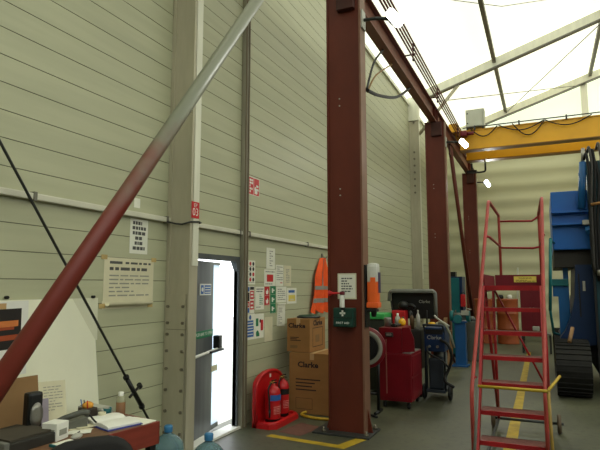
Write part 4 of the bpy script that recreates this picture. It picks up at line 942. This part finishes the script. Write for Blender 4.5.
def crawler(x0, x1):
    pr = []; Ya, Yb, R = 9.5, 12.3, .40
    for i in range(13): a = PI/2+PI*i/12; pr.append((Ya+R*math.cos(a), R+.02+R*.98*math.sin(a)))
    for i in range(13): a = -PI/2+PI*i/12; pr.append((Yb+R*math.cos(a), R+.02+R*.98*math.sin(a)))
    b = MB(); b.prism([(x0+.02,y,z) for y, z in pr], (x1-x0-.04,0,0), 0)
    # grousers around the front and the runs
    L = []
    for i in range(15): a = PI/2+PI*i/14; L.append((Ya+R*math.cos(a), R+.02+R*.98*math.sin(a), a))
    for k in range(1, 22): L.append((Ya+(Yb-Ya)*k/22, .81, PI/2)); L.append((Ya+(Yb-Ya)*k/22, .03, -PI/2))
    for i in range(15): a = -PI/2+PI*i/14; L.append((Yb+R*math.cos(a), R+.02+R*.98*math.sin(a), a))
    for y, z, a in L:
        n = Vector((0,math.cos(a),math.sin(a))); q = Vector((0,-math.sin(a),math.cos(a))); p = Vector((x0,y,z))
        c = [p-q*.05-n*.012, p+q*.05-n*.012, p+q*.05+n*.012, p+q*.012+n*.014, p+q*.008+n*.03, p-q*.008+n*.03, p-q*.012+n*.014, p-q*.05+n*.012]
        b.prism([v+Vector((0,0,max(0,.0))) for v in c], (x1-x0,0,0), 1)
    zmin = min(v.z for v in b.v); b.v = [v-Vector((0,0,zmin)) for v in b.v]
    return b.build('crawler_track', [mat('track_dark', (26,25,22), .7), TRACK], t)
crawler(.10,.58); crawler(2.0,2.48)
b = MB(); b.bx(.70,1.1,9.64,9.82,2.0,3.72,0,.008); b.build('mast', TEAL_D, t)
b = MB(); b.cyl((.60,9.68,2.95), (.66,9.68,3.72), .055, n=16, m=0); b.cyl((.66,9.68,3.72), (.675,9.68,3.95), .028, n=12, m=1); b.cyl((.585,9.68,3.52), (.72,9.68,3.52), .03, n=12, m=0); b.build('hydraulic_ram', [BLUE_M, STEEL], t)
for k, (xa, xb, za, zb, m) in enumerate(((.70,.70,3.85,2.05,BLK_R), (.745,.72,3.95,2.0,mat('hose_dark_grey', (60,58,54), .5)), (.79,.76,3.9,1.9,BLK_R), (.83,.80,3.7,1.8,BLK_R), (.88,.86,4.0,1.9,mat('hose_brown', (84,76,62), .5)))):
    b = MB(); b.tube([(xa-.03,9.56,za-.12), (xa,9.5,za), (xa+.03,9.48,za-.3), (xb+.01,9.50,(za+zb)/2), (xb,9.52,zb), (xb+.02,9.58,zb-.12)], .021, 8, 0, fillet=.12); b.build('hydraulic_hose', m, t)
b = MB(); b.tube([(.72,9.46,2.98), (1.0,9.44,3.02)], .022, 8); b.build('pale_hose', CARD, t)
b = MB(); b.bx(.60,.72,9.62,9.70,2.68,2.76,0,.01); b.build('manifold', LGRY, t)
b = MB(); b.cyl((.68,9.66,2.62), (.68,9.58,2.55), .05); b.build('swivel', BLUE_M, t)
b = MB(); b.tube([(.78,9.5,1.9), (.9,9.48,1.94), (.98,9.5,1.86)], .03, 8, fillet=.04); b.cyl((.80,9.49,1.86), (.80,9.49,1.95), .05, n=12); b.build('hose_coupling', STEEL, t)
b = MB(); b.tube([(.11,9.0,2.42), (.055,9.0,1.33)], .024, 8); b.tube([(.055,9.0,1.33), (.09,9.6,.95), (.18,9.9,.9)], .02, 8); b.tube([(.11,9.0,2.42), (.13,9.5,2.42), (.17,9.85,2.42)], .02, 8); b.build('grab_rail', TEAL, t)
b = MB(); b.tube([(.30,9.3,.84), (.36,9.45,1.05)], .03, 8); b.build('step_bar', PLANK, t)

# ------------------------------------------------------------------ desk corner
DO = Vector((-2.53,3.10,0)); RZ = math.radians(170)
DX = Vector((math.cos(RZ), math.sin(RZ), 0)); DY = Vector((-math.sin(RZ), math.cos(RZ), 0))
t = thing('desk', 'red-brown wooden desk covered in papers in the lower left corner', 'desk', DO, RZ)
b = MB(); b.bx(0,.66,0,1.5,.718,.75,0,.004); b.build('desk_top', WOOD, t, world=False)
b = MB(); b.bx(-.012,.66,-.012,0,.60,.752,0,.003); b.bx(-.012,0,-.012,1.5,.60,.752,0,.003); b.build('apron', WOOD_R, t, world=False)
for x in (.03,.60):
    for y in (.03,1.44): b = MB(); b.bx(x-.025,x+.025,y-.025,y+.025,0,.718); b.build('leg', BLK, t, world=False)
b = MB(); b.bx(.15,.52,.04,.07,.0,.6); b.build('end_panel', LGRY, t, world=False)
def dk(x, y, z=.7505): return DO+DX*x+DY*y+Vector((0,0,z))
def item(name, label, cat, x, y, rz=0., group=None, z=.7505): return thing(name, label, cat, dk(x,y,z), RZ+rz, group)
def wpt(X_, Y_):   # hall position -> desk coordinates
    d = Vector((X_,Y_,0))-DO; return d.dot(DX), d.dot(DY)
# open diary
x, y = wpt(-2.80,2.93); t = item('open_diary', 'open white diary with blue cover lying near the end of the desk', 'book', x, y, -.12)
b = MB(); b.bx(-.20,.20,-.13,.13,0,.008); b.build('cover', mat('diary_blue', (62,72,150), .5), t, world=False)
for sg, nm in ((-1,'page_block'), (1,'page_block')):
    b = MB(); pr = [(0,.008),(0,.018),(.04,.032),(.1,.034),(.17,.026),(.185,.02),(.185,.008)]; b.prism([(sg*px,-.12,pz) for px, pz in pr], (0,.24,0)); b.build(nm, WHT, t, world=False)
x, y = wpt(-2.66,3.07); t = item('loose_paper', 'loose white papers at the right-hand corner of the desk', 'paper', x, y, .1)
b = MB(); b.bx(-.11,.11,-.05,.08,0,.004); b.build('sheets', PAPER, t, world=False)
x, y = wpt(-2.89,3.12); t = item('glass_bottle', 'small glass bottle with pale cap at the back of the desk', 'bottle', x, y)
b = MB(); b.lathe([(.001,0),(.032,0),(.034,.01),(.034,.08),(.034,.1)], (0,0,0), 16, 0); b.lathe([(.034,.1),(.03,.13),(.016,.145),(.001,.146)], (0,0,0), 16, 1); b.build('jar', [mat('amber_glass', (150,110,80), .15), mat('bottle_glass', (150,150,120), .15)], t, world=False)
b = MB(); b.lathe([(.018,.14),(.019,.17),(.001,.172)], (0,0,0), 14); b.build('cap', WHT, t, world=False)
x, y = wpt(-3.0,3.10); t = item('teal_cup', 'small teal cup left of the glass bottle', 'cup', x, y); b = MB(); b.lathe([(.001,0),(.028,0),(.033,.05),(.03,.05),(.026,.008),(.001,.008)], (0,0,0), 14); b.build('cup', TEAL, t, world=False); b = MB(); b.tube([(.03,0,.012),(.05,0,.02),(.05,0,.036),(.03,0,.042)], .004, 6); b.build('handle', TEAL, t, world=False)
x, y = wpt(-3.13,3.12); t = item('paper_stack', 'pale grey stack of papers against the wall end of the desk', 'paper', x, y, .1); b = MB(); b.bx(-.13,.13,-.05,.06,0,.045,0,.004); b.bx(-.12,.12,-.045,.05,.045,.05); b.build('stack', LGRY, t, world=False)
x, y = wpt(-3.06,2.97); t = item('pen_holder', 'dark pen tub filled with yellow and blue bits on the desk', 'holder', x, y)
b = MB(); b.bx(-.055,.055,-.045,.045,0,.075,0,.008); b.build('tub', mat('tub_brown', (58,48,40), .5), t, world=False)
b = MB(); b.sphere((0,0,.088), .04, 0, (1,1,.7)); b.build('sponge', mat('sponge_orange', (226,160,60), .8), t, world=False)
b = MB(); b.bx(-.05,-.005,.046,.05,.02,.06,0); b.build('blue_label', SIGN_B, t, world=False)
for k in range(3): b = MB(); b.tube([(.03-.03*k,.02,.06), (.045-.04*k,.03,.13)], .004, 6); b.build('pen', [SIGN_B, BLK, SIGN_R][k], t, world=False)
x, y = wpt(-2.93,2.98); t = item('coffee_mug', 'small pale mug in front of the pen tub', 'mug', x, y); b = MB(); b.lathe([(.001,0),(.024,0),(.027,.05),(.023,.05),(.02,.01),(.001,.01)], (0,0,0), 14); b.build('cup', PAPER_Y, t, world=False); b = MB(); b.tube([(.025,0,.012),(.04,0,.02),(.04,0,.034),(.025,0,.042)], .004, 6); b.build('handle', PAPER_Y, t, world=False)
# phone
x, y = wpt(-2.98,2.76); t = item('telephone', 'grey desk telephone beside the white cube', 'telephone', x, y, -.5)
b = MB(); b.prism([(-.09,-.09,0), (-.09,.09,0), (-.09,.09,.03), (-.09,-.09,.07)], (.18,0,0)); b.build('base', mat('phone_grey', (112,114,104), .45), t, world=False)
b = MB(); b.tube([(-.065,-.10,.085), (-.068,-.06,.1), (-.068,.06,.07), (-.065,.10,.05)], .02, 8, fillet=.03); b.build('handset', mat('handset_grey', (88,90,82), .4), t, world=False)
b = MB()
for i in range(4):
    for j in range(3): yy = -.03+.03*i; b.bx(-.005+.03*j,.015+.03*j,yy,yy+.018,.03+.04*(.09-yy)/.18,.036+.04*(.09-yy)/.18,0,.002)
b.build('keypad', LGRY, t, world=False)
b = MB(); b.tube([(-.07,-.1,.08), (-.09,-.14,.03), (-.02,-.16,.01), (.05,-.13,.01)], .006, 6, fillet=.03); b.build('cord', BLK, t, world=False)
# memo cube, speaker, clipboard, mouse, tray
x, y = wpt(-2.83,2.49); t = item('memo_cube', 'white paper memo cube with printed side', 'paper cube', x, y, .35)
b = MB(); b.bx(-.055,.055,-.055,.055,0,.105,0,.004); b.build('cube', WHT, t, world=False)
b = MB(); b.bx(-.04,.04,.0555,.057,.03,.07,0); b.bx(-.0575,-.0555,-.035,.03,.03,.065,0); b.build('printed_logo', INK_S, t, world=False)
x, y = wpt(-3.04,2.49); t = item('desk_speaker', 'black upright speaker with silver oval front at the left of the desk', 'speaker', x, y, 0)
b = MB(); b.bx(-.035,.035,-.05,.05,0,.27,0,.02); b.build('cabinet', BLK, t, world=False)
b = MB(); b.lathe([(.02,.0),(.026,.012),(.012,.012),(.001,.008)], (-.036,0,0), 24, axis=(-1,0,0)); b.v = [Vector((v.x,v.y*1.7,v.z*3.0+.13)) for v in b.v]; b.build('silver_ring', STEEL, t, world=False)
b = MB(); b.bx(-.06,.05,-.06,.06,0,.015,0,.005); b.build('foot', BLK, t, world=False)
x, y = wpt(-3.10,2.62); t = item('document_holder', 'leaning printed papers in a pale lilac holder behind the memo cube', 'papers', x, y, 0)
S = Sheet((.05,.04,.01), (-.35,-1,0), (.28,-.05,1), .22, .29, 8, .004); S.lines(.3,.9,9,2,.35,.9,.3); S.b.build('printed_sheets', NM, t, world=False)
b = MB(); b.prism([(.03,.05,0), (.0,-.04,0), (.03,-.045,.19), (.06,.045,.19)], (-.012,0,0)); b.bx(-.03,.09,-.05,.06,0,.012); b.build('lilac_folder', mat('lilac', (168,158,170), .6), t, world=False)
x, y = wpt(-2.72,2.56); t = item('computer_mouse', 'grey computer mouse beside the memo cube', 'mouse', x, y, .5); b = MB(); b.sphere((0,0,.012), .045, 0, (.65,1.1,.42)); b.build('shell', LGRY, t, world=False); b = MB(); b.bx(-.004,.004,-.035,-.012,.028,.034,0,.002); b.build('wheel', BLK, t, world=False)
x, y = wpt(-2.86,2.72); t = item('scrap_papers', 'untidy brown and white scraps of paper in the middle of the desk', 'papers', x, y)
for k, (dx, dy, m, r) in enumerate(((0,0,PAPER_Y,.3), (.05,.10,CARD,-.4), (-.07,.05,PAPER,.9), (.02,-.06,PAPER_Y,1.3))):
    b = MB(); M = Matrix.Translation((dx,dy,.001+.002*k)) @ Matrix.Rotation(r,4,'Z'); b.bx(-.07,.07,-.045,.045,0,.0018,0,M=M); b.build('scrap', m, t, world=False)
x, y = wpt(-2.97,2.27); t = item('desk_tray', 'wide dark tray with grey rim at the left edge of the desk', 'tray', x, y, .15)
b = MB(); b.bx(-.19,.19,-.2,.13,0,.06,0,.006); b.build('tray', mat('tray_dark', (46,44,38), .6), t, world=False)
b = MB(); b.bx(-.2,.2,.13,.165,0,.075,0,.006); b.build('rim', GRY, t, world=False)
b = MB(); b.bx(-.16,.1,-.19,.1,.06,.072); b.build('papers', mat('paper_brown', (70,64,52), .8), t, world=False)
x, y = wpt(-2.62,2.42); t = item('writing_pad', 'white writing pad at the front edge of the desk behind the chair', 'pad', x, y, .1); b = MB(); b.bx(-.1,.1,-.07,.07,0,.012,0,.002); b.build('pages', PAPER, t, world=False); b = MB(); b.bx(-.1,.1,.06,.072,.0,.015,0,.002); b.build('binding', TEAL, t, world=False)
# brown board leaning behind the tray
x, y = wpt(-3.22,2.30); t = item('brown_board', 'brown cardboard sheet standing at the back of the desk, left edge of the view', 'cardboard', x, y, 0)
b = MB(); b.prism([(-.01,-.35,0), (-.01,.31,0), (.05,.31,.33), (.05,-.35,.34)], (.008,0,0)); b.prism([(-.01,.0,.0), (.10,.0,.0), (.05,.0,.3)], (0,.006,0)); b.build('sheet', CARD_D, t, world=False)
b = MB(); b.tube([(-.012,-.34,.02), (-.012,.30,.02)], .006, 6); b.build('folded_edge', CARD_D, t, world=False)
# pale sheet board and poster on the wall
t = thing('white_board', 'large blank white board with a cut corner against the wall behind the desk', 'board', (WX+.02,2.9,.7))
b = MB(); b.prism([(WX+.006,1.9,.70), (WX+.006,3.45,.70), (WX+.006,3.38,1.25), (WX+.006,3.12,1.60), (WX+.006,1.9,1.60)], (.014,0,0)); b.build('panel', mat('board_white', (238,238,212), .55, 0, .02, 3.), t)
b = MB(); b.prism([(WX+.004,3.12,1.60), (WX+.004,3.40,1.60), (WX+.004,3.41,1.25), (WX+.004,3.36,1.25)], (.004,0,0)); b.build('corner_patch', mat('board_back', (214,214,188), .6, 0, .02, 3.), t)
for y, z in ((3.34,1.61), (2.55,1.62)): b = MB(); b.cyl((WX+.002,y,z), (WX+.03,y,z), .012, n=8); b.build('pin', BLK, t)
t = thing('poster', 'poster with dark orange and black picture at the left edge, on the white board', 'poster', (WX+.03,2.5,1.2))
s = Sheet((WX+.023,1.95,1.06), (0,1,0), (0,0,1), .78, .52, 7, .003, tilt=.02); s.rect(.05,.93,.36,.90,9)
for u0,u1,v0,v1,m in ((.1,.86,.62,.72,3),(.3,.9,.66,.74,6),(.5,.9,.48,.55,3),(.1,.5,.52,.58,9),(.2,.7,.76,.8,2)): s.rect(u0,u1,v0,v1,m)
ob = s.b.build('print', [PAPER,INK,mat('poster_grey', (60,62,56), .6),mat('poster_rust', (168,74,34), .6),SIGN_G,SIGN_B,mat('poster_orange', (224,132,66), .6),WHT,PAPER_Y,mat('poster_black', (34,28,24), .6)], t)
b = MB(); b.bx(WX+.03,WX+.032,2.48,2.54,1.54,1.58); b.build('tape', TAPE, t)
# chair
t = thing('office_chair', 'black office chair with rounded back in front of the desk', 'chair', (-2.40,2.27,0), math.radians(60))
def slab(name, w, h, d, c, curve, par, axis):   # rounded pad
    b = MB(); N = 14; out = []
    pts = []
    for i in range(28):
        a = 2*PI*i/28; cs, sn = math.cos(a), math.sin(a)
        pts.append((math.copysign(abs(cs)**.55, cs)*w/2, math.copysign(abs(sn)**.55, sn)*h/2))
    rings = [(.86,-d/2), (1,-d/4), (1,d/4), (.86,d/2)]; vs = []
    for k, off in rings:
        for u, v in pts:
            u *= k; v *= k; bow = curve*(u/(w/2))**2
            vs.append((c[0]+u, c[1]+off-bow, c[2]+v) if axis == 'y' else (c[0]+u, c[1]+v, c[2]+off))
    n = 28; b.add(vs, [[j*n+i, j*n+(i+1)%n, (j+1)*n+(i+1)%n, (j+1)*n+i] for j in range(3) for i in range(n)]+[list(range(n)), list(range(3*n,4*n))], 0, True)
    return b.build(name, mat('chair_black', (22,21,20), .75), par, world=False)
slab('backrest', .48, .48, .07, (0,-.2,.665), .05, t, 'y'); slab('seat', .48, .46, .08, (0,.08,.46), 0, t, 'z')
b = MB(); b.tube([(0,-.24,.60), (0,-.27,.45), (0,-.1,.40), (0,.05,.40)], .022, 8, fillet=.06); b.build('back_support', BLK, t, world=False)
b = MB(); b.cyl((0,.05,.08), (0,.05,.42), .025); b.build('gas_column', BLK, t, world=False)
for k in range(5):
    a = 2*PI*k/5; e = Vector((.27*math.cos(a), .05+.27*math.sin(a), .06)); b = MB(); b.tube([(0,.05,.1), e], .02, 8); lg = b.build('base_arm', BLK, t, world=False)
    b = MB(); b.cyl(e+Vector((-.02,0,-.03)), e+Vector((.02,0,-.03)), .03, n=14); b.build('caster', BLK_R, lg, world=False)

# ------------------------------------------------------------------ water bottles and floor hose by the pillar
for x, y, lab in ((-3.03,3.86,'left of two big blue water bottles, beside the end of the desk'), (-2.57,3.80,'right of two big blue water bottles, in front of the open door')):
    t = thing('water_bottle', lab, 'bottle', (x,y,0), group='big water cooler bottles')
    b = MB(); R_ = .135; pr = [(.001,0),(.12,0),(R_,.02),(R_,.10),(.128,.112),(R_,.125),(R_,.2),(.128,.212),(R_,.225),(R_,.30),(.128,.35),(.09,.395),(.045,.425),(.03,.435),(.03,.46)]
    b.lathe(pr, (x,y,0), 28); b.build('bottle', WATER, t)
    b = MB(); b.lathe([(.036,.445),(.038,.49),(.03,.5),(.001,.5)], (x,y,0), 18); b.build('cap', LBLUE_P, t)
cable([(-3.30,3.95,.02), (-3.12,4.12,.12), (-2.95,4.16,.15), (-2.80,4.12,.06), (-2.72,4.02,.02), (-2.6,4.1,.02), (-2.55,4.3,.02)], .022, BLK_R, 'black hose looped on the floor between the water bottles', 'floor_hose')

# ------------------------------------------------------------------ world, light, camera
w = bpy.data.worlds.new('sky'); scene.world = w; w.use_nodes = True
bg = w.node_tree.nodes['Background']; bg.inputs[0].default_value = (.93,.97,1,1); bg.inputs[1].default_value = 3.4

cam = bpy.data.cameras.new('camera'); co = bpy.data.objects.new('camera', cam); col.objects.link(co)
f = 530.; pitch = math.atan(61/f); yaw = math.atan(245*math.cos(pitch)/f)
cam.sensor_fit = 'HORIZONTAL'; cam.sensor_width = 36; cam.lens = f/600*36; cam.clip_end = 200; cam.clip_start = .05
co.location = (0,0,1.7); co.rotation_euler = (PI/2+pitch, 0, yaw)
scene.camera = co
scene.view_settings.view_transform = 'Standard'; scene.view_settings.look = 'None'
scene.view_settings.exposure = 0.; scene.view_settings.gamma = 1.
